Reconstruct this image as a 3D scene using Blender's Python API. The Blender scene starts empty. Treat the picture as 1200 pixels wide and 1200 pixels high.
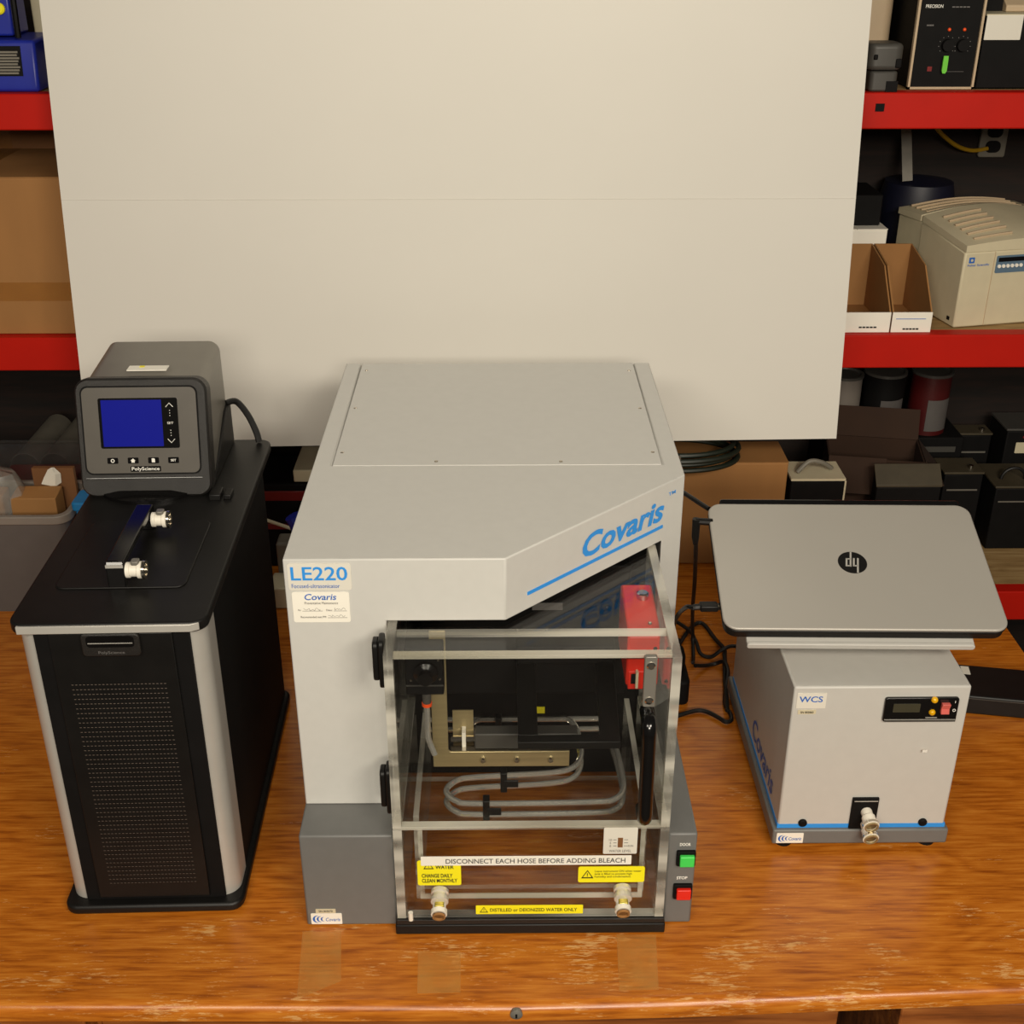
import bpy, bmesh, math, random
from mathutils import Vector, Matrix
random.seed(7)
R = math.radians
sc = bpy.context.scene
col = sc.collection

# ------------------------------------------------------------------ camera
cd = bpy.data.cameras.new('camera'); cam = bpy.data.objects.new('camera', cd); col.objects.link(cam)
cd.sensor_width = 36; cd.lens = 1431.7 / 1200 * 36
cam.location = (0.00642, -1.32597, 1.34195)
cam.rotation_euler = (R(90 - 26.703), 0, R(-0.546))
sc.camera = cam
# ------------------------------------------------------------------ world, lamps, exposure
w = bpy.data.worlds.new('world'); sc.world = w; w.use_nodes = True
w.node_tree.nodes['Background'].inputs[0].default_value = (1.0, .90, .76, 1)
w.node_tree.nodes['Background'].inputs[1].default_value = 0.055
def area(name, loc, target, sx, sy, energy, colr):
    l = bpy.data.lights.new(name, 'AREA'); l.shape = 'RECTANGLE'; l.size = sx; l.size_y = sy
    l.energy = energy; l.color = colr
    o = bpy.data.objects.new(name, l); col.objects.link(o); o.location = loc
    o.rotation_euler = (Vector(target) - Vector(loc)).to_track_quat('-Z', 'Y').to_euler()
    return o
WARM = (1.0, .905, .755)
area('ceiling_lamp_right', (1.15, -2.1, 2.10), (.1, .4, .4), 1.1, .4, 41, WARM)
area('ceiling_lamp_left', (-1.0, -2.1, 2.10), (-.1, .4, .4), 1.1, .4, 23, WARM)
area('ceiling_lamp_rear', (.25, -3.3, 1.95), (.0, .4, .4), 1.1, .4, 60, WARM)
area('ceiling_lamp_middle', (.0, .72, 1.80), (.0, .90, .6), 1.3, .25, 2.6, WARM)
vs = sc.view_settings
vs.view_transform = 'Standard'; vs.look = 'None'; vs.gamma = 1; vs.use_curve_mapping = False; vs.exposure = 0.12
sc.cycles.transparent_max_bounces = 24

# ------------------------------------------------------------------ materials
def lin(c):
    return tuple(((v / 255) / 12.92 if v / 255 <= .04045 else (((v / 255) + .055) / 1.055) ** 2.4) for v in c)
def nmat(name):
    m = bpy.data.materials.new(name); m.use_nodes = True
    nt = m.node_tree; nt.nodes.clear()
    out = nt.nodes.new('ShaderNodeOutputMaterial')
    return m, nt, out
def P(name, rgb, rough=.5, metal=0., var=.06, scale=30., bump=0., bscale=400., spec=.5, coat=0., stretch=(1, 1, 1), emit=0.):
    m, nt, out = nmat(name); N = nt.nodes.new; L = nt.links.new
    b = N('ShaderNodeBsdfPrincipled'); L(b.outputs[0], out.inputs[0])
    tc = N('ShaderNodeTexCoord'); mp = N('ShaderNodeMapping'); mp.inputs['Scale'].default_value = stretch
    L(tc.outputs['Object'], mp.inputs[0])
    n = N('ShaderNodeTexNoise'); n.inputs['Scale'].default_value = scale; n.inputs['Detail'].default_value = 4
    L(mp.outputs[0], n.inputs['Vector'])
    cr = N('ShaderNodeValToRGB'); c = lin(rgb)
    cr.color_ramp.elements[0].position = .3; cr.color_ramp.elements[1].position = .7
    cr.color_ramp.elements[0].color = tuple(max(0, v * (1 - var)) for v in c) + (1,)
    cr.color_ramp.elements[1].color = tuple(min(1, v * (1 + var)) for v in c) + (1,)
    L(n.outputs['Fac'], cr.inputs[0]); L(cr.outputs[0], b.inputs['Base Color'])
    b.inputs['Roughness'].default_value = rough; b.inputs['Metallic'].default_value = metal
    b.inputs['Specular IOR Level'].default_value = spec; b.inputs['Coat Weight'].default_value = coat
    if bump:
        n2 = N('ShaderNodeTexNoise'); n2.inputs['Scale'].default_value = bscale; L(mp.outputs[0], n2.inputs['Vector'])
        bm = N('ShaderNodeBump'); bm.inputs['Strength'].default_value = bump; bm.inputs['Distance'].default_value = .001
        L(n2.outputs['Fac'], bm.inputs['Height']); L(bm.outputs[0], b.inputs['Normal'])
    if emit:
        b.inputs['Emission Color'].default_value = c + (1,); b.inputs['Emission Strength'].default_value = emit
    return m
def clear_mat(name, tint, base=.05, rough=.02, power=5., cloud=0.):
    """clear plastic sheet: see-through, mirror-like towards grazing angles"""
    m, nt, out = nmat(name); N = nt.nodes.new; L = nt.links.new
    tr = N('ShaderNodeBsdfTransparent'); tr.inputs[0].default_value = tint + (1,)
    gl = N('ShaderNodeBsdfGlossy'); gl.inputs['Roughness'].default_value = rough
    lw = N('ShaderNodeLayerWeight'); lw.inputs['Blend'].default_value = .5
    pw = N('ShaderNodeMath'); pw.operation = 'POWER'; pw.inputs[1].default_value = power; L(lw.outputs['Facing'], pw.inputs[0])
    ma = N('ShaderNodeMath'); ma.operation = 'MULTIPLY_ADD'; ma.inputs[1].default_value = 1 - base; ma.inputs[2].default_value = base
    L(pw.outputs[0], ma.inputs[0])
    mx = N('ShaderNodeMixShader'); L(ma.outputs[0], mx.inputs[0]); L(tr.outputs[0], mx.inputs[1]); L(gl.outputs[0], mx.inputs[2])
    last = mx
    if cloud:
        df = N('ShaderNodeBsdfPrincipled'); df.inputs['Base Color'].default_value = (.78, .38, .09, 1) if 'tape' in name else (.75, .73, .68, 1); df.inputs['Roughness'].default_value = .3
        nz = N('ShaderNodeTexNoise'); nz.inputs['Scale'].default_value = 25; nz.inputs['Detail'].default_value = 6
        tc = N('ShaderNodeTexCoord'); L(tc.outputs['Object'], nz.inputs['Vector'])
        mr = N('ShaderNodeMapRange'); mr.inputs[1].default_value = .35; mr.inputs[2].default_value = .7
        mr.inputs[3].default_value = cloud * .5; mr.inputs[4].default_value = cloud
        L(nz.outputs['Fac'], mr.inputs[0])
        m2 = N('ShaderNodeMixShader'); L(mr.outputs[0], m2.inputs[0]); L(mx.outputs[0], m2.inputs[1]); L(df.outputs[0], m2.inputs[2]); last = m2
    L(last.outputs[0], out.inputs[0])
    return m
def wood_mat(name, dark, mid, light, worn=None, rough=.32, gx=1.6, gy=26., wear=.0, offs=0.):
    m, nt, out = nmat(name); N = nt.nodes.new; L = nt.links.new
    b = N('ShaderNodeBsdfPrincipled'); L(b.outputs[0], out.inputs[0])
    tc = N('ShaderNodeTexCoord')
    mp = N('ShaderNodeMapping'); mp.inputs['Scale'].default_value = (gx, gy, gy); mp.inputs['Location'].default_value = (offs, offs, 0); L(tc.outputs['Object'], mp.inputs[0])
    # cathedral figure: low frequency noise bends the grain
    mp2 = N('ShaderNodeMapping'); mp2.inputs['Scale'].default_value = (1.3, 4.5, 4.5); mp2.inputs['Location'].default_value = (offs, 0, 0); L(tc.outputs['Object'], mp2.inputs[0])
    lo = N('ShaderNodeTexNoise'); lo.inputs['Scale'].default_value = 1.4; lo.inputs['Detail'].default_value = 3; L(mp2.outputs[0], lo.inputs['Vector'])
    wv = N('ShaderNodeMath'); wv.operation = 'MULTIPLY'; wv.inputs[1].default_value = 13.; L(lo.outputs['Fac'], wv.inputs[0])
    fr = N('ShaderNodeMath'); fr.operation = 'FRACT'; L(wv.outputs[0], fr.inputs[0])
    pp = N('ShaderNodeMath'); pp.operation = 'PINGPONG'; pp.inputs[1].default_value = .5; L(wv.outputs[0], pp.inputs[0])
    n1 = N('ShaderNodeTexNoise'); n1.inputs['Scale'].default_value = 2.2; n1.inputs['Detail'].default_value = 9; n1.inputs['Roughness'].default_value = .66; L(mp.outputs[0], n1.inputs['Vector'])
    ad = N('ShaderNodeMath'); ad.operation = 'MULTIPLY_ADD'; ad.inputs[1].default_value = .22; L(pp.outputs[0], ad.inputs[0]); L(n1.outputs['Fac'], ad.inputs[2])
    cr = N('ShaderNodeValToRGB'); e = cr.color_ramp.elements
    e[0].position = .36; e[0].color = lin(dark) + (1,); e[1].position = .78; e[1].color = lin(light) + (1,)
    k = e.new(.55); k.color = lin(mid) + (1,)
    L(ad.outputs[0], cr.inputs[0])
    colr = cr.outputs[0]
    ro = None
    if worn:
        mp3 = N('ShaderNodeMapping'); mp3.inputs['Scale'].default_value = (4.5, 10, 10); mp3.inputs['Location'].default_value = (.35, .2, 0); L(tc.outputs['Object'], mp3.inputs[0])
        a = N('ShaderNodeTexNoise'); a.inputs['Scale'].default_value = 1.5; a.inputs['Detail'].default_value = 3; L(mp3.outputs[0], a.inputs['Vector'])
        mp4 = N('ShaderNodeMapping'); mp4.inputs['Scale'].default_value = (26, 150, 150); L(tc.outputs['Object'], mp4.inputs[0])
        c2 = N('ShaderNodeTexNoise'); c2.inputs['Scale'].default_value = 1.6; c2.inputs['Detail'].default_value = 8; c2.inputs['Roughness'].default_value = .7; L(mp4.outputs[0], c2.inputs['Vector'])
        # wear gathers near the front edge where arms and tools rub
        sx = N('ShaderNodeSeparateXYZ'); L(tc.outputs['Object'], sx.inputs[0])
        yr = N('ShaderNodeMapRange'); yr.inputs[1].default_value = .10; yr.inputs[2].default_value = -.10; yr.inputs[3].default_value = 0; yr.inputs[4].default_value = .13; L(sx.outputs['Y'], yr.inputs[0])
        sm = N('ShaderNodeMath'); sm.operation = 'ADD'; L(a.outputs['Fac'], sm.inputs[0]); L(yr.outputs[0], sm.inputs[1])
        s2 = N('ShaderNodeMath'); s2.operation = 'MULTIPLY'; L(sm.outputs[0], s2.inputs[0]); L(c2.outputs['Fac'], s2.inputs[1])
        r2 = N('ShaderNodeMapRange'); r2.inputs[1].default_value = .372; r2.inputs[2].default_value = .43; r2.inputs[3].default_value = 0; r2.inputs[4].default_value = .75; L(s2.outputs[0], r2.inputs[0])
        mx = N('ShaderNodeMix'); mx.data_type = 'RGBA'; L(r2.outputs[0], mx.inputs[0]); L(colr, mx.inputs[6]); mx.inputs[7].default_value = lin(worn) + (1,)
        # fine straight scratches
        vo = N('ShaderNodeTexVoronoi'); vo.feature = 'DISTANCE_TO_EDGE'; vo.inputs['Scale'].default_value = 9
        nd = N('ShaderNodeTexNoise'); nd.inputs['Scale'].default_value = 3; nd.inputs['Detail'].default_value = 4; L(tc.outputs['Object'], nd.inputs['Vector'])
        L(nd.outputs['Color'], vo.inputs['Vector'])
        colr = mx.outputs[2]
        rr_ = N('ShaderNodeMapRange'); rr_.inputs[1].default_value = 0; rr_.inputs[2].default_value = .75; rr_.inputs[3].default_value = rough; rr_.inputs[4].default_value = .6; L(r2.outputs[0], rr_.inputs[0])
        ro = rr_.outputs[0]
    L(colr, b.inputs['Base Color'])
    if ro: L(ro, b.inputs['Roughness'])
    else: b.inputs['Roughness'].default_value = rough
    bm = N('ShaderNodeBump'); bm.inputs['Strength'].default_value = .12; bm.inputs['Distance'].default_value = .001; L(n1.outputs['Fac'], bm.inputs['Height']); L(bm.outputs[0], b.inputs['Normal'])
    return m

M = {}
M['board'] = P('foam_board_white', (214, 211, 203), .8, var=.012, scale=3)
M['shell'] = P('grey_powder_paint', (202, 201, 196), .42, var=.015, scale=60, bump=.05, bscale=900)
M['base'] = P('dark_grey_powder_paint', (110, 110, 108), .45, var=.03, scale=60, bump=.06, bscale=900)
M['wcs'] = P('grey_satin_paint', (194, 192, 186), .42, var=.015, scale=60, bump=.04, bscale=900)
M['black'] = P('black_plastic', (19, 18, 17), .42, var=.15, spec=.3)
M['blackgloss'] = P('black_gloss_plastic', (14, 13, 13), .16, var=.1)
M['blackmatte'] = P('black_matte', (13, 12, 12), .7, var=.2, spec=.18)
M['texblack'] = P('black_textured_plastic', (30, 28, 26), .42, var=.15, bump=.5, bscale=1500)
M['face'] = P('dark_grey_face_plate', (92, 88, 82), .4, metal=.2, var=.04)
M['charcoal'] = P('charcoal_plastic', (72, 70, 66), .45, var=.05)
M['silver'] = P('silver_paint', (186, 183, 176), .36, metal=.25, var=.03)
M['lidsilver'] = P('laptop_silver', (172, 168, 160), .38, metal=.2, var=.02, scale=5)
M['gunmetal'] = P('grey_metallic_casing', (128, 124, 116), .36, metal=.3, var=.03)
M['steel'] = P('stainless_steel', (205, 198, 185), .16, metal=1., var=.05)
M['brushed'] = P('brushed_steel', (172, 156, 116), .36, metal=.55, var=.1, scale=8, stretch=(1, 1, 30))
M['chrome'] = P('chrome', (225, 220, 210), .08, metal=1., var=.02)
M['coilsteel'] = P('satin_coil_steel', (232, 228, 218), .13, metal=.75, var=.03)
M['fitmetal'] = P('bright_nickel', (222, 216, 204), .3, metal=.35, var=.03)
M['navy'] = P('dark_navy_plastic', (12, 14, 34), .5, var=.1)
M['redshade'] = P('shade_darkened_red_paint', (72, 12, 12), .45, var=.1)  # red can colour darkened to carry the shade under the shelf
M['white'] = P('white_plastic', (236, 230, 216), .4, var=.02)
M['cream'] = P('cream_plastic', (208, 198, 168), .5, var=.03)
M['greenbtn'] = P('green_button', (70, 215, 90), .35, var=.03)
M['redbtn'] = P('red_button', (225, 35, 20), .35, var=.03)
M['red'] = P('red_shelf_paint', (186, 22, 5), .55, var=.05, scale=9, spec=.25)
M['redbox'] = P('red_moulded_plastic', (228, 48, 32), .42, var=.04)
M['yellow'] = P('yellow_label', (250, 238, 30), .45, var=.01)
M['label'] = P('white_label', (244, 240, 228), .5, var=.01)
M['labelgrey'] = P('pale_grey_label', (222, 218, 206), .5, var=.01)
M['blueink'] = P('blue_print', (50, 148, 232), .5, var=.01)
M['darkblueink'] = P('dark_blue_print', (48, 104, 190), .5, var=.01)
M['ink'] = P('black_print', (28, 26, 26), .6, var=.02)
M['greyink'] = P('grey_print', (105, 102, 100), .6, var=.02)
M['whiteink'] = P('white_print', (240, 238, 230), .5, var=.01)
M['lcd'] = P('blue_lcd', (14, 20, 120), .2, var=.05, scale=10, emit=.35)
M['lcdgrey'] = P('grey_lcd', (62, 60, 46), .3, var=.05)
M['orange'] = P('orange_ring', (240, 84, 30), .4)
M['amber'] = P('amber_lens', (226, 170, 10), .15, var=.05, coat=.5)
M['pinkred'] = P('faded_red_rocker', (210, 100, 92), .4)
M['olive'] = P('yellow_zinc', (180, 165, 70), .3, metal=.6)
M['kraft'] = P('kraft_cardboard', (158, 112, 62), .75, var=.07, scale=12, stretch=(1, 1, .3))
M['kraftshade'] = P('shade_darkened_cardboard', (52, 31, 16), .85, var=.1, scale=12)  # cardboard with the under-shelf shade put into its colour
M['tanshade'] = P('shade_darkened_tan_metal', (68, 60, 44), .6, var=.1)  # tan covers toned down, the shelf's shade is in the colour
M['kraftdark'] = P('brown_cardboard', (122, 80, 44), .8, var=.08, scale=12)
M['tape'] = clear_mat('glossy_packing_tape', (.97, .93, .84), base=.06, rough=.12, cloud=.10)
M['wornfilm'] = clear_mat('old_tape_residue', (1.0, .99, .95), base=.004, rough=.4, cloud=.34)
M['bluecrate'] = P('blue_plastic', (30, 44, 150), .35, var=.06)
M['skyblue'] = P('light_blue_plastic', (28, 120, 180), .4, var=.05)
M['greytub'] = P('grey_tub_plastic', (92, 88, 86), .5, var=.04)
M['rim'] = P('grey_tub_rim', (128, 120, 112), .5, var=.04)
M['duct'] = P('grey_pipe_plastic', (120, 115, 104), .5, var=.05)
M['tan'] = P('tan_trim', (190, 168, 138), .5, var=.03)
M['lime'] = P('lime_green_tag', (110, 205, 60), .5, var=.04)
M['darkred'] = P('dark_red_paint', (120, 24, 24), .4, var=.06)
M['greyblue'] = P('grey_blue_panel', (92, 116, 136), .45, var=.03)
M['cable'] = P('black_cable_rubber', (16, 15, 14), .5, var=.1)
M['greencable'] = P('dark_green_cable', (24, 32, 22), .5, var=.1)
M['yellowcable'] = P('yellow_cable', (180, 140, 20), .5)
M['strap'] = P('grey_webbing', (130, 126, 118), .8, var=.1)
M['wall'] = wood_mat('dark_panel_wall', (14, 8, 5), (24, 13, 8), (36, 20, 12), rough=.8)
M['floor'] = P('dark_floor', (60, 52, 44), .7, var=.15, scale=8)
M['deck'] = wood_mat('pale_shelf_board', (128, 100, 60), (160, 128, 82), (186, 156, 108), rough=.7)
M['desk'] = wood_mat('worn_varnished_desk_wood', (140, 70, 14), (184, 104, 26), (208, 132, 46), worn=(220, 172, 108), rough=.27, gx=5., gy=75.)
M['desk2'] = wood_mat('desk_side_wood', (92, 48, 20), (140, 78, 32), (170, 104, 50), rough=.4, offs=3.)
M['bag'] = clear_mat('clear_bag_film', (.9, .88, .84), base=.12, rough=.25, cloud=.3)
M['clearbin'] = clear_mat('clear_storage_plastic', (.93, .93, .93), base=.06, rough=.15, cloud=.05)
M['acrylic'] = clear_mat('clear_acrylic_face', (.965, .97, .965), base=.045, rough=.015)
def edge_mat():
    m, nt, out = nmat('sawn_acrylic_edge'); N = nt.nodes.new; L = nt.links.new
    tr = N('ShaderNodeBsdfTransparent'); tr.inputs[0].default_value = (.95, .94, .88, 1)
    b = N('ShaderNodeBsdfPrincipled'); b.inputs['Base Color'].default_value = (.74, .71, .62, 1); b.inputs['Roughness'].default_value = .14
    tc = N('ShaderNodeTexCoord'); mp = N('ShaderNodeMapping'); mp.inputs['Scale'].default_value = (2.5, 9, 26); L(tc.outputs['Object'], mp.inputs[0])
    n = N('ShaderNodeTexNoise'); n.inputs['Scale'].default_value = 1.6; n.inputs['Detail'].default_value = .5; L(mp.outputs[0], n.inputs['Vector'])
    r = N('ShaderNodeMapRange'); r.inputs[1].default_value = .38; r.inputs[2].default_value = .66; r.inputs[3].default_value = .16; r.inputs[4].default_value = .66; L(n.outputs['Fac'], r.inputs[0])
    mx = N('ShaderNodeMixShader'); L(r.outputs[0], mx.inputs[0]); L(tr.outputs[0], mx.inputs[1]); L(b.outputs[0], mx.inputs[2]); L(mx.outputs[0], out.inputs[0])
    return m
M['acryledge'] = edge_mat()

# ------------------------------------------------------------------ mesh helpers
def rr(w, h, r, n=5, cx=0, cy=0):
    p = []
    for (sx, sy, a0) in ((1, -1, -90), (1, 1, 0), (-1, 1, 90), (-1, -1, 180)):
        for i in range(n + 1):
            a = R(a0 + 90 * i / n); p.append((cx + sx * (w / 2 - r) + r * math.cos(a), cy + sy * (h / 2 - r) + r * math.sin(a)))
    return p
def smooth_path(pts, sub=6, closed=False):
    pts = [Vector(p) for p in pts]; n = len(pts); out = []
    rng = n if closed else n - 1
    for i in range(rng):
        if closed: a, b, c, d = pts[(i - 1) % n], pts[i], pts[(i + 1) % n], pts[(i + 2) % n]
        else: a, b, c, d = pts[max(i - 1, 0)], pts[i], pts[i + 1], pts[min(i + 2, n - 1)]
        for k in range(sub):
            t = k / sub
            out.append(.5 * ((2 * b) + (c - a) * t + (2 * a - 5 * b + 4 * c - d) * t * t + (3 * b - a - 3 * c + d) * t ** 3))
    if not closed: out.append(pts[-1])
    return out
class MB:
    def __init__(s): s.v = []; s.f = []; s.mi = []
    def add(s, vs_, fs, mi=0):
        o = len(s.v); s.v += [tuple(x) for x in vs_]; s.f += [tuple(i + o for i in f) for f in fs]; s.mi += [mi] * len(fs); return s
    def box(s, x0, x1, y0, y1, z0, z1, mi=0):
        v = [(x, y, z) for x in (x0, x1) for y in (y0, y1) for z in (z0, z1)]
        return s.add(v, [(0, 1, 3, 2), (4, 6, 7, 5), (0, 4, 5, 1), (2, 3, 7, 6), (0, 2, 6, 4), (1, 5, 7, 3)], mi)
    def panel(s, x0, x1, y0, y1, z0, z1):
        d = [x1 - x0, y1 - y0, z1 - z0]; k = d.index(min(d))
        v = [(x, y, z) for x in (x0, x1) for y in (y0, y1) for z in (z0, z1)]
        fs = [(0, 1, 3, 2), (4, 6, 7, 5), (0, 4, 5, 1), (2, 3, 7, 6), (0, 2, 6, 4), (1, 5, 7, 3)]
        for i, f in enumerate(fs): s.add([v[j] for j in f], [(0, 1, 2, 3)], 0 if i // 2 == k else 1)
        return s
    def prism(s, poly, ax, a, b, mi=0):
        n = len(poly)
        def m(p, t): return {'z': (p[0], p[1], t), 'x': (t, p[0], p[1]), 'y': (p[0], t, p[1])}[ax]
        v = [m(p, a) for p in poly] + [m(p, b) for p in poly]
        fs = [tuple(range(n)), tuple(range(2 * n - 1, n - 1, -1))] + [(i, (i + 1) % n, n + (i + 1) % n, n + i) for i in range(n)]
        return s.add(v, fs, mi)
    def loft(s, secs, cap=True, mi=0):
        n = len(secs[0]); v = [p for q in secs for p in q]; fs = []
        for k in range(len(secs) - 1):
            for i in range(n): fs.append((k * n + i, k * n + (i + 1) % n, (k + 1) * n + (i + 1) % n, (k + 1) * n + i))
        if cap: fs += [tuple(range(n)), tuple(range(len(v) - 1, len(v) - n - 1, -1))]
        return s.add(v, fs, mi)
    def tube(s, pts, r, n=8, closed=False, mi=0, flat=None):
        pts = [Vector(p) for p in pts]; m = len(pts); secs = []
        up = None
        for i in range(m):
            t = (pts[(i + 1) % m] - pts[i - 1]) if closed else (pts[min(i + 1, m - 1)] - pts[max(i - 1, 0)])
            t.normalize()
            if up is None:
                up = Vector((0, 0, 1)) if abs(t.z) < .9 else Vector((1, 0, 0))
            a = t.cross(up); a.normalize(); b = a.cross(t); b.normalize(); up = b
            rad = r[i] if isinstance(r, (list, tuple)) else r
            secs.append([pts[i] + (a * math.cos(2 * math.pi * k / n) * (flat or 1) + b * math.sin(2 * math.pi * k / n)) * rad for k in range(n)])
        if closed: secs.append(secs[0])
        return s.loft(secs, cap=not closed, mi=mi)
    def lathe(s, prof, c, axis=(0, 0, 1), n=20, mi=0):
        ax = Vector(axis).normalized(); t = Vector((1, 0, 0)) if abs(ax.x) < .9 else Vector((0, 0, 1))
        u = ax.cross(t).normalized(); w_ = ax.cross(u); c = Vector(c)
        secs = [[c + ax * h + (u * math.cos(2 * math.pi * k / n) + w_ * math.sin(2 * math.pi * k / n)) * r for k in range(n)] for r, h in prof]
        return s.loft(secs, mi=mi)
    def ball(s, c, r, n=10, mi=0, sz=1.):
        return s.lathe([(max(r * math.sin(math.pi * i / n), 1e-5), -r * sz * math.cos(math.pi * i / n)) for i in range(n + 1)], c, n=2 * n, mi=mi)
    def xf(s, mat):
        s.v = [tuple(mat @ Vector(p)) for p in s.v]; return s
    def mesh(s, name):
        me = bpy.data.meshes.new(name); me.from_pydata(s.v, [], s.f)
        for p, i in zip(me.polygons, s.mi): p.material_index = i
        bm = bmesh.new(); bm.from_mesh(me); bmesh.ops.remove_doubles(bm, verts=bm.verts, dist=1e-6)
        bmesh.ops.recalc_face_normals(bm, faces=bm.faces); bm.to_mesh(me); bm.free()
        return me
    def build(s, name, mats, parent=None, bevel=0., smooth=False, seg=2, label=None):
        me = s.mesh(name)
        return link(name, me, mats, parent, bevel, smooth, seg, label)
def link(name, me, mats, parent=None, bevel=0., smooth=False, seg=2, label=None):
    for m in (mats if isinstance(mats, (list, tuple)) else [mats]): me.materials.append(M[m] if isinstance(m, str) else m)
    if smooth or bevel:
        me.shade_smooth(); me.set_sharp_from_angle(angle=R(32))
    o = bpy.data.objects.new(name, me); col.objects.link(o)
    if parent: o.parent = parent
    if bevel:
        b = o.modifiers.new('edge', 'BEVEL'); b.width = bevel; b.segments = seg; b.limit_method = 'ANGLE'; b.angle_limit = R(35)
        b.harden_normals = False
    if label: o['label'] = label
    return o
def boolean(base, cutters):
    """difference of two closed meshes, returned as one mesh"""
    a = bpy.data.objects.new('solid', base.mesh('solid')); col.objects.link(a); tmp = []
    for c in cutters:
        b = bpy.data.objects.new('cut', c.mesh('cut')); col.objects.link(b); tmp.append(b)
        m = a.modifiers.new('cut', 'BOOLEAN'); m.operation = 'DIFFERENCE'; m.object = b; m.solver = 'EXACT'
    dg = bpy.context.evaluated_depsgraph_get(); me = bpy.data.meshes.new_from_object(a.evaluated_get(dg))
    for o in [a] + tmp: bpy.data.objects.remove(o)
    return me
def tag(o, label, cat, group=None):
    o['label'] = label; o['category'] = cat
    if group: o['group'] = group
    return o
def thing(name, label, cat, loc=(0, 0, 0), rot=(0, 0, 0), group=None):
    o = bpy.data.objects.new(name, None); col.objects.link(o); o.empty_display_size = .05
    o.location = loc; o.rotation_euler = rot
    return tag(o, label, cat, group)
def struct(o):
    o['kind'] = 'structure'; return o
FR = ((1, 0, 0), (0, 0, 1))      # writing that faces the front (-Y)
def txt(s, parent, mat, c, w_, h_, dirs=FR, shear=0., bold=0., off=.0007, name='lettering', align='C', keep=False):
    cu = bpy.data.curves.new('t', 'FONT'); cu.body = s; cu.size = 1; cu.shear = shear; cu.offset = bold; cu.resolution_u = 3
    cu.fill_mode = 'FRONT'; cu.space_line = .95
    ob = bpy.data.objects.new('t', cu); col.objects.link(ob)
    dg = bpy.context.evaluated_depsgraph_get(); me = bpy.data.meshes.new_from_object(ob.evaluated_get(dg))
    bpy.data.objects.remove(ob)
    xs = [v.co.x for v in me.vertices]; ys = [v.co.y for v in me.vertices]
    x0, x1, y0, y1 = min(xs), max(xs), min(ys), max(ys)
    X = Vector(dirs[0]).normalized(); Y = Vector(dirs[1]).normalized(); Nn = X.cross(Y)
    sx = w_ / (x1 - x0); sy = (h_ / (y1 - y0)) if h_ else sx
    for v in me.vertices:
        a = (v.co.x - (x0 + x1) / 2) * sx; b = (v.co.y - (y0 + y1) / 2) * sy
        v.co = Vector(c) + X * a + Y * b + Nn * off
    me.name = name
    return link(name, me, mat, parent)
def plate(name, parent, mat, c, w_, h_, dirs=FR, r=.002, t=.0008, label=None, bevel=0.):
    X = Vector(dirs[0]).normalized(); Y = Vector(dirs[1]).normalized(); Nn = X.cross(Y); c = Vector(c)
    p = rr(w_, h_, min(r, w_ * .49, h_ * .49), 4); b = MB()
    b.loft([[c + X * a + Y * d + Nn * k for a, d in p] for k in (0, t)])
    return b.build(name, mat, parent, label=label, bevel=bevel)
def ring(name, parent, mat, c, r0, r1, dirs=FR, t=.0006, n=28):
    X = Vector(dirs[0]).normalized(); Y = Vector(dirs[1]).normalized(); Nn = X.cross(Y); c = Vector(c); b = MB()
    secs = []
    for r_, k in ((r0, 0), (r1, 0), (r1, t), (r0, t), (r0, 0)):
        secs.append([c + (X * math.cos(2 * math.pi * i / n) + Y * math.sin(2 * math.pi * i / n)) * r_ + Nn * k for i in range(n)])
    b.loft(secs, cap=False); return b.build(name, mat, parent)
def poly(name, parent, mat, c, pts, dirs=FR, off=.001, t=.0004):
    X = Vector(dirs[0]).normalized(); Y = Vector(dirs[1]).normalized(); Nn = X.cross(Y); c = Vector(c)
    b = MB(); b.loft([[c + X * a + Y * d + Nn * (off + k) for a, d in pts] for k in (0, t)]); return b.build(name, mat, parent)
def dashes(parent, mat, c, w_, h_, n=5, y=-.0009):
    """print too small to read: a row of short dark marks"""
    b = MB(); st_ = w_ / n
    for i in range(n): b.box(c[0] - w_ / 2 + i * st_, c[0] - w_ / 2 + (i + .8) * st_, c[1] + y, c[1] + y + .0003, c[2] - h_ / 2, c[2] + h_ / 2)
    return b.build('small_print', mat, parent)
def warn_sign(parent, c, s, mat='ink'):
    def tri(k): return [(-k, -k * .75), (k, -k * .75), (0, k * 1.0)]
    X = Vector((1, 0, 0)); Z = Vector((0, 0, 1)); c = Vector(c); b = MB()
    o_, i_ = tri(s), tri(s * .72); i_ = [(a, d + s * .02) for a, d in i_]
    v = [c + X * a + Z * d + Vector((0, -.0013, 0)) for a, d in o_ + i_]
    b.add(v, [(0, 1, 4, 3), (1, 2, 5, 4), (2, 0, 3, 5)])
    b.add([c + X * a + Z * d + Vector((0, -.0013, 0)) for a, d in [(-s * .09, s * .3), (s * .09, s * .3), (s * .05, -s * .12), (-s * .05, -s * .12)]], [(0, 1, 2, 3)])
    b.add([c + X * a + Z * d + Vector((0, -.0013, 0)) for a, d in [(-s * .07, -s * .22), (s * .07, -s * .22), (s * .07, -s * .36), (-s * .07, -s * .36)]], [(0, 1, 2, 3)])
    return b.build('warning_triangle', mat, parent)
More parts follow.
